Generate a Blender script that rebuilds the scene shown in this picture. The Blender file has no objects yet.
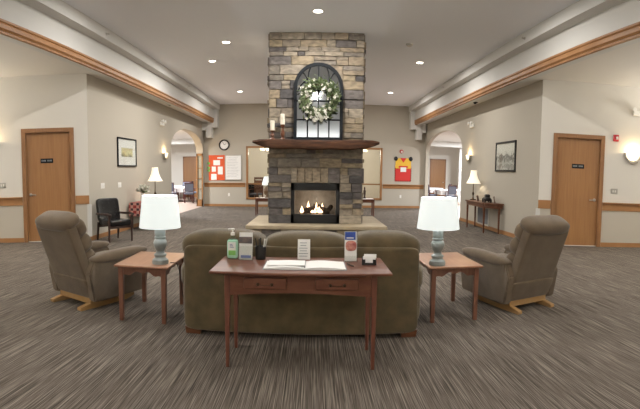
import bpy, bmesh, math, random
import numpy as np
from mathutils import Matrix, Vector
random.seed(7)
PI = math.pi
S = bpy.context.scene
COL = S.collection

# ---------------------------------------------------------------- camera (wide cylindrical panorama, like the stitched photo)
F, YAW, PITCH, ROLL, CAMZ = 471.0, .0143, -.0678, -.0115, 1.5
cy_, sy_, cp_, sp_, cr_, sr_ = math.cos(YAW), math.sin(YAW), math.cos(PITCH), math.sin(PITCH), math.cos(ROLL), math.sin(ROLL)
R = np.array([[cy_, 0, sy_], [0, 1, 0], [-sy_, 0, cy_]]) @ np.array([[1, 0, 0], [0, cp_, -sp_], [0, sp_, cp_]]) @ np.array([[cr_, -sr_, 0], [sr_, cr_, 0], [0, 0, 1]])
cam = bpy.data.cameras.new('camera')
cam.type = 'PANO'
try:
    pc = cam.cycles if hasattr(cam, 'cycles') and hasattr(cam.cycles, 'panorama_type') else cam
    pc.panorama_type = 'CENTRAL_CYLINDRICAL'
    pc.central_cylindrical_range_u_min = -320 / F
    pc.central_cylindrical_range_u_max = 320 / F
    pc.central_cylindrical_range_v_min = -204.5 / F
    pc.central_cylindrical_range_v_max = 204.5 / F
    pc.central_cylindrical_radius = 1.0
except Exception as ex:
    print('CAM', ex)
cam.clip_start = .05
co = bpy.data.objects.new('camera', cam); COL.objects.link(co)
ax = lambda v, s=1: Vector((v[0] * s, v[2] * s, -v[1] * s))
cx_, cu_, cb_ = ax(R[:, 0]), ax(R[:, 1], -1), ax(R[:, 2], -1)
co.matrix_world = Matrix(((cx_[0], cu_[0], cb_[0], 0), (cx_[1], cu_[1], cb_[1], 0), (cx_[2], cu_[2], cb_[2], CAMZ), (0, 0, 0, 1)))
S.camera = co

# ---------------------------------------------------------------- light levels and exposure
S.view_settings.view_transform = 'Standard'
S.view_settings.look = 'None'
S.view_settings.gamma = 1
S.view_settings.exposure = 0.1
S.view_settings.use_curve_mapping = False
W = bpy.data.worlds.new('world'); S.world = W; W.use_nodes = True
W.node_tree.nodes['Background'].inputs[0].default_value = (.9, .95, 1, 1)
W.node_tree.nodes['Background'].inputs[1].default_value = .3
S.cycles.max_bounces = 8
S.cycles.diffuse_bounces = 5
S.cycles.sample_clamp_indirect = 4
DOWN_W = 88        # each recessed ceiling can
SIDE_W = 30        # cans in the low side ceilings
SCONCE_W = 9
LAMP_W = 11
DINING_W = 430

# ---------------------------------------------------------------- helpers
def srgb(h):
    r = [int(h[i:i + 2], 16) / 255 for i in (0, 2, 4)]
    return tuple(c / 12.92 if c <= .04045 else ((c + .055) / 1.055) ** 2.4 for c in r) + (1,)

def mat(name, col, rough=.6, metal=0, var=0, vscale=6, stretch=(1, 1, 1), bump=0, bscale=60, emit=None, estr=0, col2=None, spec=.5, sheen=0, trans=0, alpha=1):
    m = bpy.data.materials.new(name); m.use_nodes = True
    nt = m.node_tree; b = nt.nodes['Principled BSDF']
    c = srgb(col) if isinstance(col, str) else col
    b.inputs['Base Color'].default_value = c
    b.inputs['Roughness'].default_value = rough; b.inputs['Metallic'].default_value = metal
    b.inputs['Specular IOR Level'].default_value = spec
    if sheen: b.inputs['Sheen Weight'].default_value = sheen
    if trans: b.inputs['Transmission Weight'].default_value = trans
    if emit:
        b.inputs['Emission Color'].default_value = srgb(emit); b.inputs['Emission Strength'].default_value = estr
    tc = nt.nodes.new('ShaderNodeTexCoord')
    if var or col2:
        mp = nt.nodes.new('ShaderNodeMapping'); mp.inputs['Scale'].default_value = stretch
        nz = nt.nodes.new('ShaderNodeTexNoise'); nz.inputs['Scale'].default_value = vscale; nz.inputs['Detail'].default_value = 4
        rp = nt.nodes.new('ShaderNodeValToRGB')
        rp.color_ramp.elements[0].position = .32; rp.color_ramp.elements[1].position = .68
        d = srgb(col2) if col2 else tuple(max(0, x * (1 - var)) for x in c[:3]) + (1,)
        rp.color_ramp.elements[0].color = d
        rp.color_ramp.elements[1].color = c if col2 else tuple(min(1, x * (1 + var)) for x in c[:3]) + (1,)
        nt.links.new(tc.outputs['Object'], mp.inputs[0]); nt.links.new(mp.outputs[0], nz.inputs[0])
        nt.links.new(nz.outputs[0], rp.inputs[0]); nt.links.new(rp.outputs[0], b.inputs['Base Color'])
    if bump:
        n2 = nt.nodes.new('ShaderNodeTexNoise'); n2.inputs['Scale'].default_value = bscale; n2.inputs['Detail'].default_value = 3
        bp = nt.nodes.new('ShaderNodeBump'); bp.inputs['Strength'].default_value = bump; bp.inputs['Distance'].default_value = .02
        nt.links.new(tc.outputs['Object'], n2.inputs[0]); nt.links.new(n2.outputs[0], bp.inputs['Height']); nt.links.new(bp.outputs[0], b.inputs['Normal'])
    return m

def obj(name, bm, m, parent=None, smooth=False, kind=None):
    me = bpy.data.meshes.new(name)
    bmesh.ops.recalc_face_normals(bm, faces=bm.faces)
    bm.to_mesh(me); bm.free()
    if smooth:
        for p in me.polygons: p.use_smooth = True
        if smooth == 'auto':
            try: me.set_sharp_from_angle(angle=math.radians(35))
            except Exception: pass
    me.materials.append(m)
    o = bpy.data.objects.new(name, me); COL.objects.link(o)
    if parent: o.parent = parent
    if kind: o['kind'] = kind
    return o

def tag(o, label, cat, group=None):
    o['label'] = label; o['category'] = cat
    if group: o['group'] = group
    return o

def thing(name, label, cat, loc=(0, 0, 0), rz=0, group=None):
    o = bpy.data.objects.new(name, None); COL.objects.link(o)
    o.empty_display_size = .1
    o.location = loc; o.rotation_euler = (0, 0, rz)
    return tag(o, label, cat, group)

def struct(name, bm, m, parent=None, smooth=False):
    return obj(name, bm, m, parent, smooth, kind='structure')

def dup(root, label, loc=None, rz=None, group=None):
    r = root.copy(); COL.objects.link(r)
    if loc is not None: r.location = loc
    if rz is not None: r.rotation_euler = (0, 0, rz)
    r['label'] = label
    if group: r['group'] = group
    for ch in list(root.children):
        c = ch.copy(); COL.objects.link(c); c.parent = r
        for g in ch.children:
            d = g.copy(); COL.objects.link(d); d.parent = c
    return r

def BM(): return bmesh.new()

def box(bm, c, s, bev=0, rot=None, seg=2, taper=None):
    """box centre c size s; taper=(kx,ky) scales the bottom face"""
    t = bmesh.new()
    bmesh.ops.create_cube(t, size=1)
    for v in t.verts:
        k = taper if (taper and v.co.z < 0) else (1, 1)
        v.co = Vector((v.co.x * s[0] * k[0], v.co.y * s[1] * k[1], v.co.z * s[2]))
    if bev: bmesh.ops.bevel(t, geom=list(t.edges) , offset=bev, segments=seg, profile=.5, affect='EDGES', clamp_overlap=True)
    M = Matrix.Translation(c)
    if rot is not None: M = M @ rot
    bmesh.ops.transform(t, matrix=M, verts=t.verts)
    merge(bm, t)
    return bm

def b2(bm, a, b, bev=0, seg=2):
    return box(bm, [(a[i] + b[i]) / 2 for i in range(3)], [abs(b[i] - a[i]) for i in range(3)], bev, None, seg)

def merge(bm, t):
    me = bpy.data.meshes.new('tmp'); t.to_mesh(me); t.free(); bm.from_mesh(me); bpy.data.meshes.remove(me)

def lathe(bm, prof, c=(0, 0, 0), seg=24, axis='Z', cap=True):
    t = bmesh.new(); rings = []
    for r, z in prof:
        rings.append([t.verts.new((r * math.cos(2 * PI * i / seg), r * math.sin(2 * PI * i / seg), z)) for i in range(seg)])
    for a, b in zip(rings, rings[1:]):
        for i in range(seg):
            t.faces.new((a[i], a[(i + 1) % seg], b[(i + 1) % seg], b[i]))
    if cap:
        if prof[0][0] > 1e-4: t.faces.new(rings[0][::-1])
        if prof[-1][0] > 1e-4: t.faces.new(rings[-1])
    bmesh.ops.remove_doubles(t, verts=t.verts, dist=1e-5)
    M = Matrix.Translation(c)
    if axis == 'Y': M = M @ Matrix.Rotation(PI / 2, 4, 'X')
    if axis == 'X': M = M @ Matrix.Rotation(PI / 2, 4, 'Y')
    bmesh.ops.transform(t, matrix=M, verts=t.verts)
    merge(bm, t); return bm

def tube(bm, pts, r, seg=8, r1=None):
    pts = [Vector(p) for p in pts]; t = bmesh.new(); rings = []
    n = len(pts)
    for i, p in enumerate(pts):
        d = (pts[min(i + 1, n - 1)] - pts[max(i - 1, 0)]).normalized()
        u = d.cross(Vector((0, 0, 1)))
        if u.length < .05: u = d.cross(Vector((0, 1, 0)))
        u.normalize(); w = d.cross(u).normalized()
        rr = r if r1 is None else r + (r1 - r) * i / (n - 1)
        rings.append([t.verts.new(p + (u * math.cos(2 * PI * k / seg) + w * math.sin(2 * PI * k / seg)) * rr) for k in range(seg)])
    for a, b in zip(rings, rings[1:]):
        for k in range(seg): t.faces.new((a[k], a[(k + 1) % seg], b[(k + 1) % seg], b[k]))
    t.faces.new(rings[0][::-1]); t.faces.new(rings[-1])
    merge(bm, t); return bm

def pillow(bm, c, s, e=.35, rot=None, n=10, fn=None, ez=None):
    """superellipsoid cushion: centre, full size, squareness (small = boxy)"""
    t = bmesh.new(); ez = ez or e
    nu, nv = n * 4, n * 2
    sg = lambda v, p: math.copysign(abs(v) ** p, v)
    rows = []
    for j in range(nv + 1):
        a = -PI / 2 + PI * j / nv
        row = []
        for i in range(nu):
            b = 2 * PI * i / nu
            p = Vector((sg(math.cos(a), ez) * sg(math.cos(b), e), sg(math.cos(a), ez) * sg(math.sin(b), e), sg(math.sin(a), ez)))
            p = Vector((p.x * s[0] / 2, p.y * s[1] / 2, p.z * s[2] / 2))
            if fn: p = fn(p)
            row.append(t.verts.new(p))
        rows.append(row)
    for a, b in zip(rows, rows[1:]):
        for i in range(nu): t.faces.new((a[i], a[(i + 1) % nu], b[(i + 1) % nu], b[i]))
    bmesh.ops.remove_doubles(t, verts=t.verts, dist=1e-4)
    M = Matrix.Translation(c)
    if rot is not None: M = M @ rot
    bmesh.ops.transform(t, matrix=M, verts=t.verts)
    merge(bm, t); return bm

def prism(bm, poly, axis, a, b):
    """extrude a 2-D polygon along axis from a to b. axis 'X': (y,z); 'Y': (x,z); 'Z': (x,y)"""
    f = {'X': lambda p, t: (t, p[0], p[1]), 'Y': lambda p, t: (p[0], t, p[1]), 'Z': lambda p, t: (p[0], p[1], t)}[axis]
    t = bmesh.new()
    A = [t.verts.new(f(p, a)) for p in poly]; B = [t.verts.new(f(p, b)) for p in poly]
    n = len(poly)
    t.faces.new(A); t.faces.new(B[::-1])
    for i in range(n): t.faces.new((A[i], B[i], B[(i + 1) % n], A[(i + 1) % n]))
    bmesh.ops.triangulate(t, faces=[fc for fc in t.faces if len(fc.verts) > 4])
    merge(bm, t); return bm

RX = lambda d: Matrix.Rotation(math.radians(d), 4, 'X')
RY = lambda d: Matrix.Rotation(math.radians(d), 4, 'Y')
RZ = lambda d: Matrix.Rotation(math.radians(d), 4, 'Z')

def lamp(name, kind, loc, power, color=(1, .8, .6), size=.05, parent=None, rot=None, spread=None):
    l = bpy.data.lights.new(name, kind); l.energy = power; l.color = color
    if kind == 'AREA':
        l.shape = 'DISK'; l.size = size
        if spread: l.spread = spread
    elif kind == 'POINT': l.shadow_soft_size = size
    o = bpy.data.objects.new(name, l); COL.objects.link(o); o.location = loc
    if rot: o.rotation_euler = rot
    if parent: o.parent = parent
    return o

# ---------------------------------------------------------------- materials
M = {}
M['wall'] = mat('taupe_wall_paint', 'b1aa9c', .85, bump=.04, bscale=150)
M['cream'] = mat('cream_wall_paint', 'd6d2c9', .85, bump=.04, bscale=150)
M['lowwall'] = mat('grey_taupe_wainscot', 'b8b1a3', .85, bump=.04, bscale=150)
M['ceil'] = mat('ceiling_paint', 'eff3f8', .9, bump=.05, bscale=220)
M['beam'] = mat('white_beam_paint', 'd0cfca', .85)
M['oak'] = mat('golden_oak', '8f6640', .42, stretch=(14, 14, .8), vscale=3, col2='7e5632')
M['oakdoor'] = mat('oak_door_veneer', '9b7044', .45, stretch=(10, 10, .5), vscale=3, col2='8f643b')
M['oaktrim'] = mat('oak_trim', 'a0754c', .5, stretch=(1, 1, 1), vscale=3, col2='946a43', spec=.3)
M['cherry'] = mat('cherry_wood', '6e4734', .42, stretch=(1.2, 9, 9), vscale=4, col2='5e3829', spec=.25)
M['cherry2'] = mat('cherry_wood_upright', '6f4434', .32, stretch=(9, 9, 1.2), vscale=4, col2='5b3428')
M['endw'] = mat('end_table_wood', '956c50', .3, stretch=(7, 1, 7), vscale=4, col2='845c42')
M['endl'] = mat('end_table_leg_wood', '74503d', .35, stretch=(9, 9, 1), vscale=4, col2='684030')
M['walnut'] = mat('dark_walnut', '6a4027', .35, stretch=(1, 8, 8), vscale=4, col2='54301c')
M['dark'] = mat('dark_wood', '33201a', .4)
M['mantel'] = mat('mantel_timber', '4e3220', .6, stretch=(1.2, 9, 9), vscale=3, col2='301f15', bump=.25, bscale=12, spec=.15)
M['sofa'] = mat('olive_brown_chenille', '564a34', .95, var=.24, vscale=7, bump=.25, bscale=260, spec=.2, sheen=.25)
M['recl'] = mat('taupe_microfibre', '625443', .95, var=.14, vscale=6, bump=.2, bscale=240, spec=.2, sheen=.25)
M['birch'] = mat('birch_rocker_base', 'a3835a', .5, stretch=(4, 1, 4), vscale=4, col2='9c7746')
M['leather'] = mat('black_leather', '0f0f11', .22, bump=.1, bscale=90)
M['black'] = mat('black_metal', '0b0b0c', .45)
M['slate'] = mat('dark_slate_frame', '14181c', .7, spec=.2)
M['mirror'] = mat('mirror_glass', 'b4b8ba', .07, metal=1)
M['white'] = mat('white_plastic', 'e6e4dd', .5)
M['paper'] = mat('white_paper', 'e9e8e4', .8)
M['wax'] = mat('ivory_wax', 'e8e2d0', .5)
M['ceramic'] = mat('pale_grey_ceramic', '858b89', .35, var=.15, vscale=9)
M['steel'] = mat('brushed_steel', 'b8b5ae', .3, metal=1)
M['bronze'] = mat('dark_bronze', '4a3a2a', .4, metal=.8)
M['red'] = mat('red_plastic', 'b3202a', .45)
M['redp'] = mat('red_paper', 'c8332e', .75)
M['yellow'] = mat('yellow_paper', 'e2b53c', .75)
M['orange'] = mat('orange_paper', 'd0572e', .8, var=.1, vscale=5)
M['greyp'] = mat('grey_ink', '8d9094', .8)
M['bluep'] = mat('blue_print', '1f3f8f', .5)
M['skinp'] = mat('pink_print', 'c98f7d', .6, col2='8d3b3a', vscale=30)
M['photop'] = mat('dark_photo_print', '6a5a52', .6, col2='3b3a40', vscale=30)
M['greenp'] = mat('green_label', '78b25a', .6)
M['leaf'] = mat('leaf_green', '74825a', .7, col2='4c5a38', vscale=8)
M['petal'] = mat('white_petal', 'dddcd0', .7)
M['twig'] = mat('brown_twig', '4a3725', .8)
M['plaid'] = None
M['log'] = mat('charred_log', '3a2a20', .9, col2='17120f', vscale=9, bump=.5, bscale=30)
M['fireback'] = mat('grey_fire_liner', 'aaa49d', .9, col2='8a847e', vscale=5)
M['flame'] = mat('gas_flame', 'ffb36a', .5, emit='ffd4a8', estr=5)
M['shade'] = mat('lit_white_lampshade', 'eef2f0', .9, emit='e6f2f4', estr=.55)
M['shadew'] = mat('lit_cream_lampshade', 'f1ecdc', .9, emit='f6ecd6', estr=.6)
def shade_mat(name, col, e):
    m = mat(name, col, .9, emit=col, estr=e); nt = m.node_tree; b = nt.nodes['Principled BSDF']
    tr = nt.nodes.new('ShaderNodeBsdfTranslucent'); tr.inputs[0].default_value = srgb(col)
    mx = nt.nodes.new('ShaderNodeMixShader'); mx.inputs[0].default_value = .07
    nt.links.new(b.outputs[0], mx.inputs[1]); nt.links.new(tr.outputs[0], mx.inputs[2]); nt.links.new(mx.outputs[0], nt.nodes['Material Output'].inputs[0]); return m
M['shade'] = shade_mat('lit_white_lampshade', 'eef4f4', .36)
M['shadew'] = shade_mat('lit_cream_lampshade', 'f3ecdc', .5)
M['bowl'] = mat('lit_frosted_bowl', 'fff2d8', .6, emit='ffe9c4', estr=2.2)
M['can'] = mat('lit_can_lens', 'ffffff', .5, emit='fff4e2', estr=14)
M['emer'] = mat('emergency_light_white', 'e9e7df', .5)
M['cloth'] = mat('white_tablecloth', 'e4e3e2', .85)
M['greych'] = mat('grey_upholstery', '5f6370', .9)
M['mahog'] = mat('mahogany_chair', '53241c', .4)
M['pinkfloor'] = mat('dining_vinyl_floor', 'a08d80', .5, var=.06, vscale=3)
M['brownlamp'] = mat('brown_urn', '6b5238', .35)
M['register'] = mat('white_register', 'cfccc4', .5)
M['hearth'] = mat('hearth_limestone', '9d8f76', .7, var=.12, vscale=4, bump=.2, bscale=25)
M['cork'] = M['orange']
M['creamglow'] = mat('bright_cream_wall', 'dcd8cf', .85)

def carpet():
    m = bpy.data.materials.new('striated_carpet'); m.use_nodes = True
    nt = m.node_tree; b = nt.nodes['Principled BSDF']; L = nt.links.new
    b.inputs['Roughness'].default_value = .95; b.inputs['Specular IOR Level'].default_value = .15
    tc = nt.nodes.new('ShaderNodeTexCoord')
    def nz(scale, st, det=2):
        mp = nt.nodes.new('ShaderNodeMapping'); mp.inputs['Scale'].default_value = st
        n = nt.nodes.new('ShaderNodeTexNoise'); n.inputs['Scale'].default_value = scale; n.inputs['Detail'].default_value = det
        n.inputs['Roughness'].default_value = .6
        L(tc.outputs['Object'], mp.inputs[0]); L(mp.outputs[0], n.inputs[0]); return n.outputs[0]
    a = nz(1, (135, 1.4, 1), 2); c = nz(1, (260, 4, 1), 1); d = nz(1, (.8, .5, 1), 2)
    mx = nt.nodes.new('ShaderNodeMath'); mx.operation = 'MULTIPLY_ADD'; L(c, mx.inputs[0]); mx.inputs[1].default_value = .45; L(a, mx.inputs[2])
    rp = nt.nodes.new('ShaderNodeValToRGB'); e = rp.color_ramp.elements
    e[0].position = .56; e[0].color = srgb('3b3530'); e[1].position = .95; e[1].color = srgb('8c8379')
    k = e.new(.72); k.color = srgb('5d554d')
    L(mx.outputs[0], rp.inputs[0])
    hs = nt.nodes.new('ShaderNodeHueSaturation'); mr = nt.nodes.new('ShaderNodeMapRange')
    mr.inputs[1].default_value = .3; mr.inputs[2].default_value = .7; mr.inputs[3].default_value = .9; mr.inputs[4].default_value = 1.08
    L(d, mr.inputs[0]); L(mr.outputs[0], hs.inputs['Value']); L(rp.outputs[0], hs.inputs['Color']); L(hs.outputs[0], b.inputs['Base Color'])
    bp = nt.nodes.new('ShaderNodeBump'); bp.inputs['Strength'].default_value = .35; bp.inputs['Distance'].default_value = .01
    L(mx.outputs[0], bp.inputs['Height']); 
    return m
M['carpet'] = carpet()

def stone_mat():
    m = bpy.data.materials.new('stacked_ledge_stone'); m.use_nodes = True
    nt = m.node_tree; b = nt.nodes['Principled BSDF']; L = nt.links.new
    b.inputs['Roughness'].default_value = .9; b.inputs['Specular IOR Level'].default_value = .2
    g = nt.nodes.new('ShaderNodeNewGeometry'); rp = nt.nodes.new('ShaderNodeValToRGB'); rp.color_ramp.interpolation = 'CONSTANT'
    cols = ['7b7369', '8c8171', '5d5856', '8f816b', '857a6b', '6b6561', '8f816d', '53504f', '958a79', '94866e', '777066', '8a8072']
    e = rp.color_ramp.elements
    e[0].position = 0; e[0].color = srgb(cols[0]); e[1].position = 1 / 12; e[1].color = srgb(cols[1])
    for i in range(2, 12):
        k = e.new(i / 12); k.color = srgb(cols[i])
    L(g.outputs['Random Per Island'], rp.inputs[0])
    tc = nt.nodes.new('ShaderNodeTexCoord'); n = nt.nodes.new('ShaderNodeTexNoise'); n.inputs['Scale'].default_value = 9; n.inputs['Detail'].default_value = 5
    mp = nt.nodes.new('ShaderNodeMapping'); mp.inputs['Scale'].default_value = (1, 1, 2)
    L(tc.outputs['Object'], mp.inputs[0]); L(mp.outputs[0], n.inputs[0])
    mr = nt.nodes.new('ShaderNodeMapRange'); mr.inputs[1].default_value = .3; mr.inputs[2].default_value = .7; mr.inputs[3].default_value = .62; mr.inputs[4].default_value = 1.25
    hs = nt.nodes.new('ShaderNodeHueSaturation'); hs.inputs['Saturation'].default_value = .95; L(n.outputs[0], mr.inputs[0]); L(mr.outputs[0], hs.inputs['Value']); L(rp.outputs[0], hs.inputs['Color']); L(hs.outputs[0], b.inputs['Base Color'])
    bp = nt.nodes.new('ShaderNodeBump'); bp.inputs['Strength'].default_value = .6; bp.inputs['Distance'].default_value = .03
    L(n.outputs[0], bp.inputs['Height']); L(bp.outputs[0], b.inputs['Normal'])
    return m
M['stone'] = stone_mat()
M['mortar'] = mat('mortar', '857b6d', .95, bump=.3, bscale=40)

def plaid_mat():
    m = bpy.data.materials.new('red_plaid_cloth'); m.use_nodes = True
    nt = m.node_tree; b = nt.nodes['Principled BSDF']; L = nt.links.new
    b.inputs['Roughness'].default_value = .9
    tc = nt.nodes.new('ShaderNodeTexCoord'); sx = nt.nodes.new('ShaderNodeSeparateXYZ'); L(tc.outputs['Object'], sx.inputs[0])
    def stripe(out, k):
        a = nt.nodes.new('ShaderNodeMath'); a.operation = 'MULTIPLY'; a.inputs[1].default_value = k; L(out, a.inputs[0])
        f = nt.nodes.new('ShaderNodeMath'); f.operation = 'FRACT'; L(a.outputs[0], f.inputs[0])
        g = nt.nodes.new('ShaderNodeMath'); g.operation = 'GREATER_THAN'; g.inputs[1].default_value = .55; L(f.outputs[0], g.inputs[0]); return g.outputs[0]
    ad = nt.nodes.new('ShaderNodeMath'); ad.operation = 'ADD'; ad2 = nt.nodes.new('ShaderNodeMath'); ad2.operation = 'ADD'
    xy = nt.nodes.new('ShaderNodeMath'); xy.operation = 'ADD'; L(sx.outputs[0], xy.inputs[0]); L(sx.outputs[1], xy.inputs[1])
    L(stripe(xy.outputs[0], 6), ad.inputs[0]); L(stripe(sx.outputs[2], 7), ad.inputs[1])
    dv = nt.nodes.new('ShaderNodeMath'); dv.operation = 'MULTIPLY'; dv.inputs[1].default_value = .5; L(ad.outputs[0], dv.inputs[0])
    rp = nt.nodes.new('ShaderNodeValToRGB'); e = rp.color_ramp.elements
    rp.color_ramp.interpolation = 'CONSTANT'
    e[0].color = srgb('8d2f2b'); e[1].position = .9; e[1].color = srgb('3d2a2c'); k = e.new(.4); k.color = srgb('b9877c')
    L(dv.outputs[0], rp.inputs[0]); L(rp.outputs[0], b.inputs['Base Color']); return m
M['plaid'] = plaid_mat()

def glass_mat(name, col, rough=.02, thin=True, tint=.0):
    m = bpy.data.materials.new(name); m.use_nodes = True
    nt = m.node_tree; L = nt.links.new; nt.nodes.remove(nt.nodes['Principled BSDF'])
    out = nt.nodes['Material Output']
    t = nt.nodes.new('ShaderNodeBsdfTransparent'); g = nt.nodes.new('ShaderNodeBsdfGlossy'); mx = nt.nodes.new('ShaderNodeMixShader')
    t.inputs[0].default_value = srgb(col); g.inputs['Roughness'].default_value = rough
    lw = nt.nodes.new('ShaderNodeLayerWeight'); lw.inputs[0].default_value = .5
    pw = nt.nodes.new('ShaderNodeMath'); pw.operation = 'POWER'; pw.inputs[1].default_value = 5; L(lw.outputs['Facing'], pw.inputs[0])
    fr = nt.nodes.new('ShaderNodeMath'); fr.operation = 'MULTIPLY_ADD'; fr.inputs[1].default_value = .9; fr.inputs[2].default_value = .03; L(pw.outputs[0], fr.inputs[0])
    L(fr.outputs[0], mx.inputs[0]); L(t.outputs[0], mx.inputs[1]); L(g.outputs[0], mx.inputs[2]); L(mx.outputs[0], out.inputs[0]); return m
M['glass'] = glass_mat('clear_glass', 'fafbfa')
M['greenglass'] = glass_mat('clear_green_plastic', 'eef8f3')

# ================================================================= THE ROOM
XL, XR, YB = -4.8, 4.85, 20.3
ZM, ZS, ZL = 4.43, 3.68, 4.2          # main ceiling, side ceiling, beam ledge
bm = BM(); b2(bm, (-12, -5, -.1), (12, 20.42, 0)); struct('floor', bm, M['carpet'])
bm = BM()
b2(bm, (-12, 9.3, 0), (XL - .02, 32, .004)); b2(bm, (XR + .02, 9.3, 0), (12, 32, .004)); b2(bm, (-12, 20.3, -.1), (12, 32, .003))
struct('floor_dining', bm, M['pinkfloor'])
bm = BM(); b2(bm, (-4.2, -5, ZM), (4.2, 20.6, ZM + .1)); struct('ceiling', bm, M['ceil'])
bm = BM()
b2(bm, (-9, -5, ZS), (-4.3, 20.45, ZS + .1)); b2(bm, (4.3, -5, ZS), (9, 20.45, ZS + .1))
struct('ceiling_side_aisles', bm, M['cream'])
for nm, s in (('left', -1), ('right', 1)):
    bm = BM()
    prism(bm, [(s * 4.3, ZS - .04), (s * 4.3, ZL), (s * 4.08, ZL), (s * 4.08, ZM), (s * 4.55, ZM), (s * 4.55, ZS - .04)], 'Y', -5, YB)
    struct('wall_beam_' + nm, bm, M['beam'])
    bm = BM()   # stepped corbel where the beam meets the back wall
    b2(bm, (s * 4.62, YB - .35, 2.99), (s * 4.38, YB, ZS)); b2(bm, (s * 4.38, YB - .35, 3.42), (s * 4.12, YB, ZL))
    b2(bm, (s * 4.8, YB - .35, 3.3), (s * 4.6, YB, ZS))
    struct('trim_corbel_' + nm, bm, M['beam'])
    bm = BM()   # moulded oak trim along the beam
    pr = [(0, 3.615), (0, 3.645), (.012, 3.66), (.03, 3.675), (.03, 3.735), (.018, 3.75), (.036, 3.77), (.036, 3.80), (-.02, 3.80)]
    prism(bm, [(s * (4.3 - a), z) for a, z in pr] + [(s * 4.36, 3.615)], 'Y', -5, YB - .36)
    struct('trim_beam_' + nm, bm, M['oaktrim'])

# side walls with an arched opening each
def arch_wall(name, x0, x1, y0, y1, ya, yb, zs, zt, H, m):
    bm = BM()
    b2(bm, (x0, y0, 0), (x1, ya, H)); b2(bm, (x0, yb, 0), (x1, y1, H))
    n = 28; yc = (ya + yb) / 2; hw = (yb - ya) / 2
    pts = [(yc - hw * math.cos(PI * i / n), zs + (zt - zs) * math.sin(PI * i / n) ** .9) for i in range(n + 1)]
    for a, b in zip(pts, pts[1:]):
        prism(bm, [a, b, (b[0], H), (a[0], H)], 'X', x0, x1)
    bmesh.ops.remove_doubles(bm, verts=bm.verts, dist=1e-5)
    struct(name, bm, m)
arch_wall('wall_left', XL - .3, XL, 9.3, YB + .1, 15.45, 20.12, 2.35, 3.14, ZS + .02, M['wall'])
arch_wall('wall_right', XR, XR + .14, 9.36, YB + .1, 15.0, 20.1, 2.4, 3.17, ZS + .02, M['wall'])

# back wall with two interior windows
WIN = [(-2.9, -.95, .33, 2.6), (1.15, 2.95, .36, 2.58)]
bm = BM()
b2(bm, (-12, YB, 0), (-5.1, YB + .12, 3.4))if False else None
xs = [-4.8, WIN[0][0], WIN[0][1], WIN[1][0], WIN[1][1], 4.86]
for i in (0, 2, 4): b2(bm, (xs[i], YB, 0), (xs[i + 1], YB + .12, ZM))
for a, b, c, d in WIN:
    b2(bm, (a, YB, 0), (b, YB + .12, c)); b2(bm, (a, YB, d), (b, YB + .12, ZM))
struct('wall_back', bm, M['wall'])
for k, (a, b, c, d) in enumerate(WIN):
    w = bpy.data.objects.new('window_%d' % (k + 1), None); COL.objects.link(w); w['kind'] = 'structure'
    w.location = ((a + b) / 2, YB, c)
    hw, h, f = (b - a) / 2, d - c, .06
    bm = BM()
    b2(bm, (-hw - .02, -.03, -.02), (-hw + f, .14, h + .02), .006); b2(bm, (hw - f, -.03, -.02), (hw + .02, .14, h + .02), .006)
    b2(bm, (-hw, -.03, h - f), (hw, .14, h + .02), .006); b2(bm, (-hw, -.03, -.02), (hw, .14, f), .006)
    obj('window_frame', bm, M['oaktrim'], w)
    bm = BM(); b2(bm, (-hw + f, .05, f), (hw - f, .06, h - f)); obj('pane', bm, M['glass'], w)
    bm = BM(); b2(bm, (-hw + f, .062, .63), (hw - f, .09, .69)); obj('window_rail', bm, M['oaktrim'], w)

# angled lobby walls with the two doors
def local_wall(name, c, d, rev):
    """empty at corner c, local +x runs along the wall towards d, local -y faces the lobby"""
    a = math.atan2(d[1] - c[1], d[0] - c[0])
    return a
CL, DL = (-4.8, 9.3), (-9.0, 6.92)
CR, DR = (4.85, 9.36), (9.0, 7.5)
def frame_l(o):     # left wall: origin at the far-left end so that +x points right
    a = math.atan2(CL[1] - DL[1], CL[0] - DL[0]); o.location = (DL[0], DL[1], 0); o.rotation_euler = (0, 0, a)
def frame_r(o):
    a = math.atan2(DR[1] - CR[1], DR[0] - CR[0]); o.location = (CR[0], CR[1], 0); o.rotation_euler = (0, 0, a)
LL = math.hypot(CL[0] - DL[0], CL[1] - DL[1]); LR = math.hypot(DR[0] - CR[0], DR[1] - CR[1])
# left: positions measured from the corner, s = distance from corner going left
def door_wall(side, L, place, d0, d1, s2x, floorz=0):
    H = ZS + .02; dt = 2.45
    x0, x1 = sorted((s2x(d0), s2x(d1)))
    for part, za, zb, m in (('', .93, H, M['cream']), ('_lower', 0, .93, M['lowwall'])):
        bm = BM()
        b2(bm, (0, 0, za), (x0, .15, zb)); b2(bm, (x1, 0, za), (L, .15, zb))
        if part == '': b2(bm, (x0, 0, dt), (x1, .15, zb))
        o = struct('wall_door_%s%s' % (side, part), bm, m); place(o)
    return x0, x1, dt
sxl = lambda s: LL - s
sxr = lambda s: s
xl0, xl1, dt = door_wall('left', LL, frame_l, .385, 1.40, sxl)
xr0, xr1, dt = door_wall('right', LR, frame_r, .36, 1.38, sxr)

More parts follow.
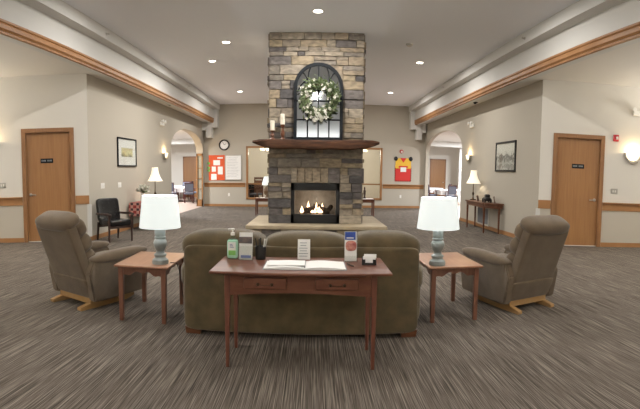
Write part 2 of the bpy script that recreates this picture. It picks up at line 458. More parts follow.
def make_door(n, place, x0, x1, dt, handle_right, L):
    d = bpy.data.objects.new('door_%d' % n, None); COL.objects.link(d); d['kind'] = 'structure'; place(d)
    fr = BM(); w = .095
    b2(fr, (x0 - w + .02, -.025, 0), (x0 + .02, .16, dt + w - .02), .006); b2(fr, (x1 - .02, -.025, 0), (x1 + w - .02, .16, dt + w - .02), .006)
    b2(fr, (x0 - w + .02, -.026, dt - .02), (x1 + w - .02, .16, dt + w - .02), .006)
    obj('door_frame', fr, M['oak'], d)
    bm = BM(); b2(bm, (x0 + .02, .06, .012), (x1 - .02, .11, dt - .02), .003); obj('door_leaf', bm, M['oakdoor'], d)
    bm = BM(); b2(bm, (x0 + .02, .05, 0), (x1 - .02, .12, .012)); obj('door_gap_light', bm, M['white'], d)  # white strip paints in the light showing under the door
    hx = x1 - .1 if handle_right else x0 + .1; sg = -1 if handle_right else 1
    bm = BM(); lathe(bm, [(.0, .0), (.035, 0), (.035, .012), (.012, .02), (.012, .05), (0, .05)], (hx, .06, 1.06), 16, 'Y')
    tube(bm, [(hx, .015, 1.06), (hx + sg * .05, .012, 1.06), (hx + sg * .12, .015, 1.055)], .011)
    obj('door_handle', bm, M['steel'], d, 'auto')
    xc = (x0 + x1) / 2 + (.0 if handle_right else -.03)
    bm = BM(); b2(bm, (xc - .14, .05, 1.76), (xc + .14, .06, 1.86), .004); pl = obj('door_plate', bm, M['slate'], d)
    pl['label'] = 'dark nameplate with a row of pale letters'
    bm = BM()
    for i in range(9):
        if i in (4,): continue
        b2(bm, (xc - .115 + i * .026, .047, 1.795), (xc - .10 + i * .026, .05, 1.83))
    obj('lettering', bm, M['greyp'], pl)
    return d
make_door(1, frame_l, xl0, xl1, dt, False, LL)
make_door(2, frame_r, xr0, xr1, dt, True, LR)

# chair rails, baseboards, corner guards on the door walls
def rail_on(place, nm, xa, xb, z0=.83, z1=1.02, ledge=True):
    bm = BM(); b2(bm, (xa, -.02, z0), (xb, .01, z1), .004)
    if ledge: b2(bm, (xa, -.075, z1 - .025), (xb, .005, z1), .006)
    o = struct('trim_rail_' + nm, bm, M['oaktrim']); place(o)
rail_on(frame_l, 'left_outer', 0, xl0 - .08); rail_on(frame_l, 'left_corner', xl1 + .08, LL + .0, ledge=False)
rail_on(frame_r, 'right_outer', xr1 + .08, LR); rail_on(frame_r, 'right_corner', 0, xr0 - .08, ledge=False)
for nm, place, segs in (('left', frame_l, ((0, xl0 - .08), (xl1 + .08, LL))), ('right', frame_r, ((0, xr0 - .08), (xr1 + .08, LR)))):
    bm = BM()
    for a, b in segs: b2(bm, (a, -.015, 0), (b, .01, .1), .003)
    o = struct('baseboard_door_' + nm, bm, M['oaktrim']); place(o)
for nm, place, x in (('left', frame_l, LL), ('right', frame_r, 0)):
    bm = BM(); b2(bm, (x - .05, -.006, .1), (x + .05, .004, .83)); b2(bm, (x - .004, -.006, .1), (x + .004, .06, .83))
    o = struct('trim_corner_guard_' + nm, bm, M['beam']); place(o)
# baseboards and rails on the long walls
bm = BM(); b2(bm, (XL, 9.3, 0), (XL + .015, 15.45, .1)); struct('baseboard_left', bm, M['oaktrim'])
bm = BM(); b2(bm, (XR - .015, 9.36, 0), (XR, 15.0, .1)); struct('baseboard_right', bm, M['oaktrim'])
bm = BM(); b2(bm, (-4.8, YB - .015, 0), (4.85, YB, .1)); struct('baseboard_back', bm, M['oaktrim'])
for nm, a, b in (('back_left', -4.78, -2.95), ('back_right', 3.0, 4.83)):
    bm = BM(); b2(bm, (a, YB - .02, .85), (b, YB, 1.03), .004); b2(bm, (a, YB - .075, 1.0), (b, YB, 1.035), .006)
    struct('trim_rail_' + nm, bm, M['oaktrim'])
# hidden rear and outer walls close the lobby behind the camera
bm = BM(); b2(bm, (-9, -5.1, 0), (9, -5, ZM)); struct('wall_rear', bm, M['cream'])
bm = BM(); b2(bm, (-9.1, -5, 0), (-9, 7.2, ZS)); struct('wall_far_left', bm, M['cream'])
bm = BM(); b2(bm, (9, -5, 0), (9.1, 7.7, ZS)); struct('wall_far_right', bm, M['cream'])

# rooms beyond: dining areas left and right, sitting room behind the back wall
bm = BM(); b2(bm, (-12, 9.4, 3.3), (-5.08, 20.4, 3.4)); b2(bm, (5.13, 9.4, 3.3), (12, 20.4, 3.4)); b2(bm, (-12, 20.4, 3.3), (12, 31, 3.4))
b2(bm, (-12, 24.5, 3.02), (-4, 24.9, 3.3)); b2(bm, (4, 24.5, 3.02), (12, 24.9, 3.3))
struct('ceiling_dining', bm, M['beam'])
bm = BM(); b2(bm, (-12, 27.5, 0), (-4, 27.6, 3.3)); b2(bm, (4, 27.5, 0), (12, 27.6, 3.3)); struct('wall_dining_back', bm, M['cream'])
bm = BM(); b2(bm, (-3.9, 25.5, 0), (3.9, 25.6, 3.3)); struct('wall_sitting_back', bm, M['creamglow'])
bm = BM(); b2(bm, (-4, 20.42, 0), (-3.9, 27.5, 3.3)); b2(bm, (3.9, 20.42, 0), (4, 27.5, 3.3)); struct('wall_sitting_sides', bm, M['creamglow'])
bm = BM(); b2(bm, (-12.1, 9.3, 0), (-12, 31, 3.4)); b2(bm, (12, 9.3, 0), (12.1, 31, 3.4)); b2(bm, (-12, 9.3, 0), (-5.1, 9.4, 3.4)); b2(bm, (5.15, 9.3, 0), (12, 9.4, 3.4))
struct('wall_dining_outer', bm, M['cream'])
bm = BM(); b2(bm, (7.95, 25.0, 0), (8.75, 25.1, 3.3)); struct('wall_dining_return', bm, M['beam'])
for n, x in ((3, -7.3), (4, 7.4)):
    d = bpy.data.objects.new('door_%d' % n, None); COL.objects.link(d); d['kind'] = 'structure'; d.location = (x, 27.5, 0)
    bm = BM(); b2(bm, (-.5, -.03, 0), (-.42, .02, 2.45)); b2(bm, (.42, -.03, 0), (.5, .02, 2.45)); b2(bm, (-.5, -.03, 2.37), (.5, .02, 2.45)); obj('door_frame', bm, M['oak'], d)
    bm = BM(); b2(bm, (-.42, -.02, .01), (.42, .01, 2.37)); obj('door_leaf', bm, M['oakdoor'], d)
    bm = BM(); lathe(bm, [(0, 0), (.03, 0), (.03, .05), (0, .05)], (.34, -.02, 1.05), 12, 'Y'); obj('door_handle', bm, M['steel'], d)

# ================================================================= FIREPLACE
fp = thing('fireplace', 'floor-to-ceiling stacked stone fireplace with timber mantel and gas fire', 'fireplace', (.04, 10.1, 0))
hw, dep = 1.0, 1.9
FB = (-.52, .52, .41, 1.275)           # firebox opening, local
core = BM()
b2(core, (-hw + .02, .03, .0), (FB[0], dep, ZM)); b2(core, (FB[1], .03, 0), (hw - .02, dep, ZM))
b2(core, (FB[0], .03, FB[3]), (FB[1], dep, ZM)); b2(core, (FB[0], .03, 0), (FB[1], dep, FB[2])); b2(core, (FB[0], .75, FB[2]), (FB[1], dep, FB[3]))
obj('mortar_core', core, M['mortar'], fp)
st = BM(); rs = random.Random(11)
def stone(x0, x1, z0, z1, face='front', s=1):
    g = .006; p = rs.uniform(.0, .04)
    if face == 'front': box(st, ((x0 + x1) / 2, .02 - p / 2, (z0 + z1) / 2), (x1 - x0 - g, .06 + p, z1 - z0 - g), .010, None, 2)
    else: box(st, (s * (hw - .02 + p / 2), (x0 + x1) / 2, (z0 + z1) / 2), (.06 + p, x1 - x0 - g, z1 - z0 - g), .014, None, 2)
def fill(x0, x1, z0, z1, face='front', s=1):
    x = x0
    while x < x1 - .01:
        w = rs.choice((.18, .26, .34, .42, .52)) * rs.uniform(.85, 1.15)
        if x1 - (x + w) < .13: w = x1 - x
        if z1 - z0 > .17 and w < .5 and rs.random() < .35:
            zm = z0 + (z1 - z0) * rs.uniform(.42, .58); stone(x, x + w, z0, zm, face, s); stone(x, x + w, zm, z1, face, s)
        else: stone(x, x + w, z0, z1, face, s)
        x += w
z = .4
while z < ZM - .02:
    h = rs.choice((.095, .12, .15, .185, .2))
    if ZM - (z + h) < .09: h = ZM - z
    if abs(z - FB[3]) < .001: h = .33
    if z < FB[3] - .001 and z + h > FB[3] - .07: h = FB[3] - z
    if z < FB[3] - .001:
        fill(-hw, FB[0] - .0, z, z + h); fill(FB[1], hw, z, z + h)
    elif abs(h - .33) < .001:           # upright soldier stones over the firebox
        x = FB[0]
        while x < FB[1] - .01:
            w = rs.uniform(.12, .19)
            if FB[1] - x - w < .1: w = FB[1] - x
            stone(x, x + w, z, z + h); x += w
        for a, b in ((-hw, FB[0]), (FB[1], hw)):
            fill(a, b, z, z + .17); fill(a, b, z + .17, z + h)
    else: fill(-hw, hw, z, z + h)
    for s in (-1, 1): fill(.05, dep, z, z + h, 'side', s)
    z += h
obj('stone_facing', st, M['stone'], fp)
bm = BM()
b2(bm, (-1.44, -.47, .315), (1.5, .0, .4), .018); b2(bm, (-1.44, -.05, .318), (-hw, dep - .05, .4), .018); b2(bm, (hw, -.05, .318), (1.5, dep - .05, .4), .018)
obj('hearth_slab', bm, M['hearth'], fp)
bs = BM(); st = bs
for zz in (0, .155):
    x = -1.34
    while x < 1.39:
        w = rs.uniform(.22, .42); w = min(w, 1.4 - x)
        box(bs, (x + w / 2, -.36, zz + .08), (w - .01, .08 + rs.uniform(0, .03), .15), .012); x += w
    for sx in (-1.31, 1.37):
        y = -.3
        while y < dep - .15:
            w = rs.uniform(.22, .42); box(bs, (sx, y + w / 2, zz + .08), (.1, w - .01, .15), .012); y += w
obj('hearth_base', bs, M['stone'], fp)
# timber mantel with live-edge ends
bm = BM(); n = 36; secs = []
for i in range(n + 1):
    t = i / n; x = -1.31 + 2.62 * t
    e = min(t, 1 - t) * n
    zb = 1.985 + .012 * math.sin(7 * t + 1) + .008 * math.sin(23 * t) + max(0, (5 - e) / 5) ** 1.6 * .12
    zt = 2.168 + .006 * math.sin(9 * t) - max(0, (2 - e) / 2) * .02
    yf = -.47 + .02 * math.sin(5 * t) + .01 * math.sin(17 * t + 2) + max(0, (4 - e) / 4) ** 2 * .06
    secs.append([bm.verts.new((x, .02, zb + .01)), bm.verts.new((x, yf + .025, zb - .01)), bm.verts.new((x, yf + .003, zb + .015)), bm.verts.new((x, yf, zt - .03)), bm.verts.new((x, yf + .02, zt)), bm.verts.new((x, .02, zt))])
for a, b in zip(secs, secs[1:]):
    for k in range(6): bm.faces.new((a[k], a[(k + 1) % 6], b[(k + 1) % 6], b[k]))
bm.faces.new(secs[0]); bm.faces.new(secs[-1][::-1])
obj('mantel_shelf', bm, M['mantel'], fp, 'auto')
# gas firebox
x0, x1, z0, z1 = FB
bm = BM()
b2(bm, (x0, -.01, z0), (x0 + .075, .12, z1), .006); b2(bm, (x1 - .075, -.01, z0), (x1, .12, z1), .006)
b2(bm, (x0, -.01, z1 - .16), (x1, .12, z1), .006); b2(bm, (x0, -.01, z0), (x1, .12, z0 + .19), .006)
for k in range(5): b2(bm, (x0 + .06, -.02, z1 - .14 + k * .022), (x1 - .06, -.005, z1 - .13 + k * .022))
for k in range(5): b2(bm, (x0 + .06, -.02, z0 + .03 + k * .022), (x1 - .06, -.005, z0 + .04 + k * .022))
fbx = obj('firebox', bm, M['black'], fp)
bm = BM(); zi, zt = z0 + .17, z1 - .15
b2(bm, (x0 + .06, .6, zi), (x1 - .06, .63, zt)); b2(bm, (x0 + .04, .12, zi), (x0 + .07, .62, zt)); b2(bm, (x1 - .07, .12, zi), (x1 - .04, .62, zt)); b2(bm, (x0 + .05, .12, zi - .02), (x1 - .05, .62, zi)); b2(bm, (x0 + .05, .12, zt), (x1 - .05, .62, zt + .02))
obj('fire_liner', bm, M['fireback'], fbx)
bm = BM()
tube(bm, [(-.3, .3, zi + .05), (0, .27, zi + .065), (.32, .3, zi + .05)], .05, 10); tube(bm, [(-.26, .45, zi + .06), (.28, .47, zi + .07)], .055, 10)
tube(bm, [(-.18, .24, zi + .11), (.1, .46, zi + .17)], .04, 10); tube(bm, [(.22, .22, zi + .11), (-.02, .45, zi + .19)], .038, 10); tube(bm, [(.3, .3, zi + .1), (.36, .45, zi + .16)], .05, 10)
obj('log', bm, M['log'], fbx, 'auto')
for fx, fy, fh in ((-.29, .2, .16), (.09, .2, .15), (-.15, .36, .26), (.03, .36, .23), (.16, .33, .22), (.0, .22, .1), (.13, .2, .09), (-.06, .22, .07)):
    bm = BM(); lathe(bm, [(.0, 0), (.035, .02), (.042, fh * .25), (.03, fh * .5), (.014, fh * .75), (0, fh)], (fx, fy, zi + .03), 10)
    obj('flame', bm, M['flame'], fbx, True)
bm = BM(); b2(bm, (x0 + .07, .06, z0 + .18), (x1 - .07, .066, z1 - .155)); obj('fire_glass', bm, M['glass'], fbx)
lamp('fire_light', 'POINT', (0, .3, zi + .3), 2.2, (1, .85, .68), .08, fbx)

# arched mirror leaning on the mantel
mr = thing('arched_mirror', 'tall arched window-style mirror with dark grey grid on the mantel', 'mirror', (.085, 9.95, 2.172), 0)
mr.rotation_euler = (math.radians(-2.2), 0, 0)
hwm, zs_, rad = .515, 1.1, .515
def archpts(r, zs, n=28): return [(r * math.cos(PI * i / n), zs + r * math.sin(PI * i / n)) for i in range(n + 1)]
outer = [(hwm, 0)] + archpts(rad, zs_) + [(-hwm, 0)]
ri = rad - .065
inner = [(ri, .065)] + archpts(ri, zs_) + [(-ri, .065)]
bm = BM()
for i in range(len(outer) - 1):
    prism(bm, [outer[i], outer[i + 1], inner[i + 1], inner[i]], 'Y', -.025, .02)
prism(bm, [outer[0], inner[0], inner[-1], outer[-1]], 'Y', -.025, .02)
bmesh.ops.remove_doubles(bm, verts=bm.verts, dist=1e-5)
obj('mirror_frame', bm, M['slate'], mr)
bm = BM(); prism(bm, [(ri, .05)] + archpts(ri + .01, zs_) + [(-ri, .05)], 'Y', .0, .012); obj('mirror_glass', bm, M['mirror'], mr)
bm = BM()
for x in (-.225, 0, .225):
    top = zs_ + math.sqrt(ri * ri - x * x)
    b2(bm, (x - .014, -.018, .05), (x + .014, .0, top if x == 0 else 1.16))
for zz in (.43, .82): b2(bm, (-ri, -.018, zz - .014), (ri, .0, zz + .014))
for s in (-1, 1):
    tube(bm, [(s * .225, -.01, 1.15), (s * .225, -.01, 1.28), (s * .205, -.01, 1.42), (s * .16, -.01, 1.55)], .013, 6)
    tube(bm, [(s * .44, -.01, 1.0), (s * .38, -.01, 1.13), (s * .3, -.01, 1.22), (s * .225, -.01, 1.28)], .013, 6)
    tube(bm, [(s * .225, -.01, 1.25), (s * .3, -.01, 1.38), (s * .37, -.01, 1.44)], .013, 6)
obj('muntin', bm, M['slate'], mr)

# wreath hung on the mirror
wr = thing('wreath', 'green leafy wreath with white blossoms hanging on the arched mirror', 'wreath', (.105, 9.86, 3.02))
bm = BM(); tube(bm, [(.29 * math.cos(a * PI / 16), 0, .29 * math.sin(a * PI / 16)) for a in range(33)], .03, 8); obj('twig_ring', bm, M['twig'], wr)
lf, bl = BM(), BM(); rw = random.Random(3)
def leaf(bm, p, d, L, w):
    d = Vector(d).normalized(); u = d.cross(Vector((rw.uniform(-1, 1), rw.uniform(-1, 1), rw.uniform(-1, 1)))).normalized(); nn = d.cross(u)
    p = Vector(p); vs = [p, p + d * L * .5 + u * w + nn * w * .4, p + d * L, p + d * L * .5 - u * w + nn * w * .4]
    bm.faces.new([bm.verts.new(v) for v in vs])
for i in range(900):
    a = rw.uniform(0, 2 * PI); r = rw.gauss(.3, .055)
    p = (r * math.cos(a), rw.uniform(-.07, .02), r * math.sin(a))
    d = (math.cos(a + 1.2) + rw.uniform(-.8, .8), rw.uniform(-.9, .3), math.sin(a + 1.2) + rw.uniform(-.8, .8))
    leaf(lf, p, d, rw.uniform(.07, .13), rw.uniform(.014, .024))
def blossom(bm, p, s):
    for k in range(5):
        a = 2 * PI * k / 5 + rw.random()
        leaf(bm, p, (math.cos(a), -.5, math.sin(a)), s, s * .4)
for i in range(62):
    a = rw.uniform(0, 2 * PI); r = rw.gauss(.3, .07)
    blossom(bl, (r * math.cos(a), rw.uniform(-.11, -.05), r * math.sin(a)), rw.uniform(.03, .05))
for i in range(26): blossom(bl, (rw.gauss(0, .09), rw.uniform(-.1, -.04), rw.uniform(-.47, -.36)), rw.uniform(.035, .05))
obj('foliage', lf, M['leaf'], wr); obj('blossom', bl, M['petal'], wr)

# candles on the mantel
def candle(label, x, y, zh, zc):
    t = thing('candle_holder', label, 'candle holder', (x, y, 2.176), 0, 'candle holders on the mantel')
    h = zh - 2.167
    bm = BM(); lathe(bm, [(0, 0), (.055, 0), (.055, .015), (.036, .03), (.028, .05), (.045, h * .38), (.045, h * .48), (.026, h * .62), (.024, h * .8), (.05, h - .02), (.055, h), (0, h)], seg=20); obj('pedestal', bm, M['walnut'], t, 'auto')
    bm = BM(); lathe(bm, [(0, h), (.047, h), (.047, zc - 2.167 - .006), (.04, zc - 2.167), (0, zc - 2.17)], seg=20); c = obj('candle', bm, M['wax'], t, 'auto')
    bm = BM(); tube(bm, [(0, 0, zc - 2.17), (.002, 0, zc - 2.15)], .003, 6); obj('wick', bm, M['black'], c)
candle('shorter wooden candle holder with ivory candle at the mantel\'s left end', -.865, 9.84, 2.355, 2.56)
candle('taller wooden candle holder with ivory candle beside the arched mirror', -.655, 9.88, 2.48, 2.70)

# ================================================================= SOFA
so = thing('sofa', 'olive brown three-seat sofa seen from behind, facing the fireplace', 'sofa', (-.105, 4.14, 0))
bm = BM()
pillow(bm, (0, .16, .44), (2.15, .34, .80), .11, None, 16)
obj('backrest', bm, M['sofa'], so, True)
for x, w, h in ((-.72, .80, .965), (0.05, .82, .955), (.765, .68, .965)):
    bm = BM(); pillow(bm, (x, .22, h - .15), (w, .42, .30), .42, None, 12, ez=.75)
    obj('back_cushion', bm, M['sofa'], so, True)
for x in (-.7, 0, .7):
    bm = BM(); pillow(bm, (x, .72, .42), (.72, .66, .2), .3, None, 10, ez=.5); obj('seat_cushion', bm, M['sofa'], so, True)
bm = BM(); pillow(bm, (0, .6, .2), (2.1, .9, .28), .15, None, 10); obj('seat_base', bm, M['sofa'], so, True)
for s in (-1, 1):
    bm = BM(); pillow(bm, (s * 1.02, .62, .34), (.26, .95, .56), .35, None, 10); pillow(bm, (s * 1.03, .6, .52), (.30, 1.0, .26), .55, None, 10)
    obj('armrest', bm, M['sofa'], so, True)
for x in (-1.0, 1.0):
    for y in (.05, 1.0):
        bm = BM(); box(bm, (x * .99, y, .035), (.16, .08, .07), .006, taper=(.85, .85)); obj('foot', bm, M['walnut'], so)

# ================================================================= CONSOLE TABLE
TZ = .765
ct = thing('console_table', 'cherry console table with two drawers standing behind the sofa', 'table', (-.09, 3.42, 0))
bm = BM(); box(bm, (0, .29, TZ - .011), (1.36, .66, .022), .009, None, 3); b2(bm, (-.63, .03, TZ - .03), (.63, .53, TZ - .02)); obj('tabletop', bm, M['cherry'], ct)
for x in (-.555, .555):
    for y in (.07, .47):
        bm = BM(); box(bm, (x, y, (TZ - .03) / 2), (.046, .046, TZ - .03), .003, taper=(.55, .55)); obj('leg', bm, M['cherry2'], ct)
def arch_apron(bm, xa, xb, zt, zside, zmid, y0, y1, n=16):
    pts = [(xa, zt), (xb, zt)] + [(xb + (xa - xb) * i / n, zside + (zmid - zside) * (1 - (2 * i / n - 1) ** 2)) for i in range(n + 1)]
    for i in range(n):
        p, q = pts[2 + i], pts[3 + i]
        prism(bm, [(p[0], zt), (q[0], zt), q, p], 'Y', y0, y1)
    bmesh.ops.remove_doubles(bm, verts=bm.verts, dist=1e-5)
bm = BM(); arch_apron(bm, -.54, .54, TZ - .03, .565, .595, .055, .075); arch_apron(bm, -.54, .54, TZ - .03, .565, .595, .465, .485)
b2(bm, (-.565, .08, .575), (-.545, .46, TZ - .03)); b2(bm, (.545, .08, .575), (.565, .46, TZ - .03)); obj('apron', bm, M['cherry'], ct)
for x in (-.265, .275):
    bm = BM(); box(bm, (x, .044, .668), (.325, .03, .088), .009, None, 2); d = obj('drawer', bm, M['cherry'], ct)
    for s in (-1, 1):
        bm = BM(); lathe(bm, [(0, 0), (.007, 0), (.007, .012), (.013, .02), (.009, .028), (0, .03)], (x + s * .052, .038, .664), 12, 'Y'); obj('knob', bm, M['bronze'], d, True)
    bm = BM(); tube(bm, [(x + (k / 8 - .5) * .075, .03, .660 - .006 * math.sin(PI * k / 8)) for k in range(9)], .003, 6); obj('bail', bm, M['bronze'], d)

# things on the console
t = thing('sanitizer_bottle', 'clear green pump bottle of hand sanitizer at console\'s left end', 'bottle', (-.678, 3.915, TZ))
bm = BM(); pillow(bm, (0, 0, .085), (.1, .06, .17), .35, None, 10, ez=.25); lathe(bm, [(.04, .165), (.02, .185), (.014, .2), (.014, .21), (0, .21)], seg=16); obj('bottle_body', bm, M['greenglass'], t, True)
bm = BM(); pillow(bm, (0, 0, .083), (.092, .052, .158), .35, None, 8, ez=.25); obj('gel', bm, mat('pale_green_gel', 'c9ead9', .2, var=.04), t, True)
bm = BM(); b2(bm, (-.036, -.0325, .065), (.03, -.0305, .145), .0005); lb = obj('bottle_label', bm, M['paper'], t); lb['label'] = 'white label with green lower band'
bm = BM(); b2(bm, (-.03, -.0345, .035), (.03, -.0310, .075)); obj('green_band', bm, M['greenp'], lb)
bm = BM()
for k in range(3): b2(bm, (-.02, -.034, .10 + k * .012), (.015 - k * .006, -.0325, .104 + k * .012))
obj('lettering', bm, M['bluep'], lb)
bm = BM(); lathe(bm, [(0, .2), (.018, .2), (.018, .222), (.006, .226), (.006, .245), (.016, .247), (.016, .258), (0, .26)], seg=16); box(bm, (-.018, -.012, .252), (.04, .016, .011), .003, RZ(25)); obj('pump', bm, M['white'], t, 'auto')

t = thing('brochure_holder', 'clear holder of pale leaflets with a dark photo beside the sanitizer', 'brochure holder', (-.562, 3.90, TZ))
bm = BM(); b2(bm, (-.06, -.04, 0), (.06, -.037, .12)); b2(bm, (-.06, -.04, 0), (.06, .04, .003)); box(bm, (0, .02, .11), (.12, .003, .22), 0, RX(-8)); obj('acrylic_stand', bm, M['glass'], t)
bm = BM(); box(bm, (0, -.005, .115), (.112, .012, .225), 0, RX(-8)); lf_ = obj('leaflet', bm, M['paper'], t)
bm = BM(); box(bm, (0, -.018, .165), (.108, .002, .055), 0, RX(-8)); obj('photo', bm, M['photop'], lf_)
bm = BM()
box(bm, (.005, -.04, .03), (.085, .004, .022)); obj('blue_lettering', bm, mat('slate_blue_print', '6d7ba6', .7), lf_)
bm = BM(); box(bm, (.004, -.03, .06), (.104, .004, .115)); obj('front_leaflet', bm, M['paper'], t)

t = thing('pencil_cup', 'black mesh pencil cup with pens on the console table', 'pencil cup', (-.44, 3.92, TZ))
bm = BM(); lathe(bm, [(0, .0), (.043, 0), (.048, .11), (.045, .11), (.04, .004), (0, .004)], seg=24); obj('cup', bm, M['black'], t, 'auto')
for a, tilt, mm in ((20, 14, 'steel'), (150, 13, 'slate'), (250, 5, 'black'), (330, 9, 'white'), (95, 5, 'slate')):
    d = Vector((math.cos(math.radians(a)) * math.sin(math.radians(tilt)), math.sin(math.radians(a)) * math.sin(math.radians(tilt)) * .6, 1)).normalized()
    bm = BM(); p = Vector((math.cos(math.radians(a)) * .017, math.sin(math.radians(a)) * .017, .008)); tube(bm, [p, p + d * .155, p + d * .17], .0048, 8)
    tag(obj('pen', bm, M[mm], None), {20: 'steel pen leaning right in the pencil cup', 150: 'grey pen leaning left in the pencil cup', 250: 'black pen near the front of the pencil cup', 330: 'white pen leaning furthest right in the pencil cup', 95: 'slate grey pen at the back of the pencil cup'}[a], 'pen', 'pens in the pencil cup').location = t.location

t = thing('guest_book', 'open white guest book lying across the middle of the console', 'book', (-.06, 3.65, TZ))
for s in (-1, 1):
    bm = BM(); n = 10
    top = [(s * (.31 * i / n), .012 + .012 * math.sin(PI * min(1, i / n * 1.1)) * (1 - i / n * .5)) for i in range(n + 1)]
    for a, b in zip(top, top[1:]): prism(bm, [(a[0], .003), (b[0], .003), b, a], 'Y', -.145, .145)
    bmesh.ops.remove_doubles(bm, verts=bm.verts, dist=1e-5)
    pg = obj('page_block', bm, M['paper'], t)
bm = BM(); b2(bm, (-.32, -.152, 0), (.32, .152, .003)); obj('cover', bm, M['greyp'], t)
bm = BM(); b2(bm, (-.15, -.1, .0255), (.0, .1, .028)); b2(bm, (-.29, -.09, .022), (-.14, .11, .024)); obj('loose_sheet', bm, M['paper'], t)
bm = BM(); b2(bm, (-.004, -.12, .012), (.004, .12, .024)); obj('gutter', bm, M['greyp'], t)

t = thing('card_stand', 'small upright cream notice card standing behind the open book', 'card', (-.075, 3.95, TZ))
bm = BM(); box(bm, (0, 0, .085), (.105, .008, .17), 0, RX(-10)); b2(bm, (-.05, 0, 0), (.05, .05, .004)); obj('card', bm, M['paper'], t)
bm = BM()
for k, w in enumerate((.07, .08, .06, .07, .05, .06)): box(bm, (-.005, -.012 + k * .0038 - .006, .03 + k * .022), (w, .002, .005), 0, RX(-10))
obj('printed_lines', bm, M['greyp'], t)
bm = BM(); box(bm, (.022, .012, .12), (.026, .003, .05), 0, RX(-10) @ RY(18)); obj('yellow_note', bm, mat('pale_yellow_note', 'e6dfa6', .8), t)

t = thing('brochure_rack', 'clear rack holding a blue-topped brochure at console\'s right side', 'brochure holder', (.315, 3.88, TZ))
bm = BM(); b2(bm, (-.055, -.035, 0), (.055, .045, .003)); b2(bm, (-.055, -.035, 0), (.055, -.032, .05)); b2(bm, (.052, -.03, 0), (.055, .04, .24)); obj('acrylic_stand', bm, M['glass'], t)
bm = BM(); box(bm, (0, 0, .125), (.1, .012, .245), 0, RX(-7)); lf_ = obj('brochure', bm, M['paper'], t)
bm = BM(); box(bm, (-.004, .0035, .212), (.088, .003, .066), 0, RX(-7)); bp_ = obj('blue_panel', bm, M['bluep'], lf_)
bm = BM(); box(bm, (-.006, .0, .195), (.06, .003, .008), 0, RX(-7)); obj('white_lettering', bm, M['paper'], lf_)
bm = BM(); pillow(bm, (.002, -.01, .13), (.09, .006, .085), .7, RX(-7), 8); obj('pink_photo', bm, M['skinp'], lf_)
bm = BM(); tube(bm, [(.278, 3.74, TZ + .006), (.318, 3.64, TZ + .006)], .005, 8); tag(obj('pen', bm, M['black']), 'dark pen lying flat on the console beside the book', 'pen')
t = thing('card_holder', 'black holder full of white business cards at console\'s right end', 'card holder', (.455, 3.74, TZ), -.12)
bm = BM(); b2(bm, (-.058, -.03, 0), (.058, .035, .006), .002); b2(bm, (-.058, -.032, 0), (-.03, -.027, .045)); b2(bm, (.03, -.032, 0), (.058, -.027, .045)); b2(bm, (-.03, -.032, 0), (.03, -.027, .018)); b2(bm, (-.058, -.03, 0), (-.053, .035, .05)); b2(bm, (.053, -.03, 0), (.058, .035, .05)); b2(bm, (-.058, .03, 0), (.058, .035, .06)); obj('tray', bm, M['black'], t)
bm = BM(); box(bm, (0, 0, .036), (.1, .045, .058), 0, RX(-14)); box(bm, (.008, .02, .05), (.1, .012, .06), 0, RX(-14)); obj('card_stack', bm, M['paper'], t)

# ================================================================= END TABLES AND THEIR LAMPS
def end_table(label, loc, rz, w, d):
    t = thing('end_table', label, 'table', loc, rz, 'end tables beside the sofa')
    h = .58
    bm = BM(); box(bm, (0, 0, h - .012), (w, d, .024), .009, None, 3); obj('tabletop', bm, M['endw'], t)
    for sx in (-1, 1):
        for sy in (-1, 1):
            bm = BM(); box(bm, (sx * (w / 2 - .06), sy * (d / 2 - .06), (h - .024) / 2), (.052, .052, h - .024), .004, taper=(.8, .8)); obj('leg', bm, M['endl'], t)
    bm = BM()
    def scal(a, b, n=24):
        pts = []
        for i in range(n + 1):
            u = i / n
            z = h - .105 + .035 * (math.sin(PI * u) ** 2) + .012 * math.cos(6 * PI * u) * (u > .12 and u < .88)
            pts.append((a + (b - a) * u, z))
        return pts
    for sy in (-1, 1):
        p = scal(-w / 2 + .085, w / 2 - .085)
        for a, b in zip(p, p[1:]): prism(bm, [(a[0], h - .024), (b[0], h - .024), b, a], 'Y', sy * (d / 2 - .06) - .01, sy * (d / 2 - .06) + .01)
    for sx in (-1, 1):
        p = scal(-d / 2 + .085, d / 2 - .085)
        for a, b in zip(p, p[1:]): prism(bm, [(a[0], h - .024), (b[0], h - .024), b, a], 'X', sx * (w / 2 - .06) - .01, sx * (w / 2 - .06) + .01)
    bmesh.ops.remove_doubles(bm, verts=bm.verts, dist=1e-5)
    obj('apron', bm, M['endl'], t)
    return t
end_table('reddish wooden end table left of the sofa under a lit lamp', (-1.68, 4.71, 0), math.radians(2), .57, .84)
end_table('reddish wooden end table right of the sofa under a lit lamp', (1.43, 4.92, 0), math.radians(1), .58, .86)

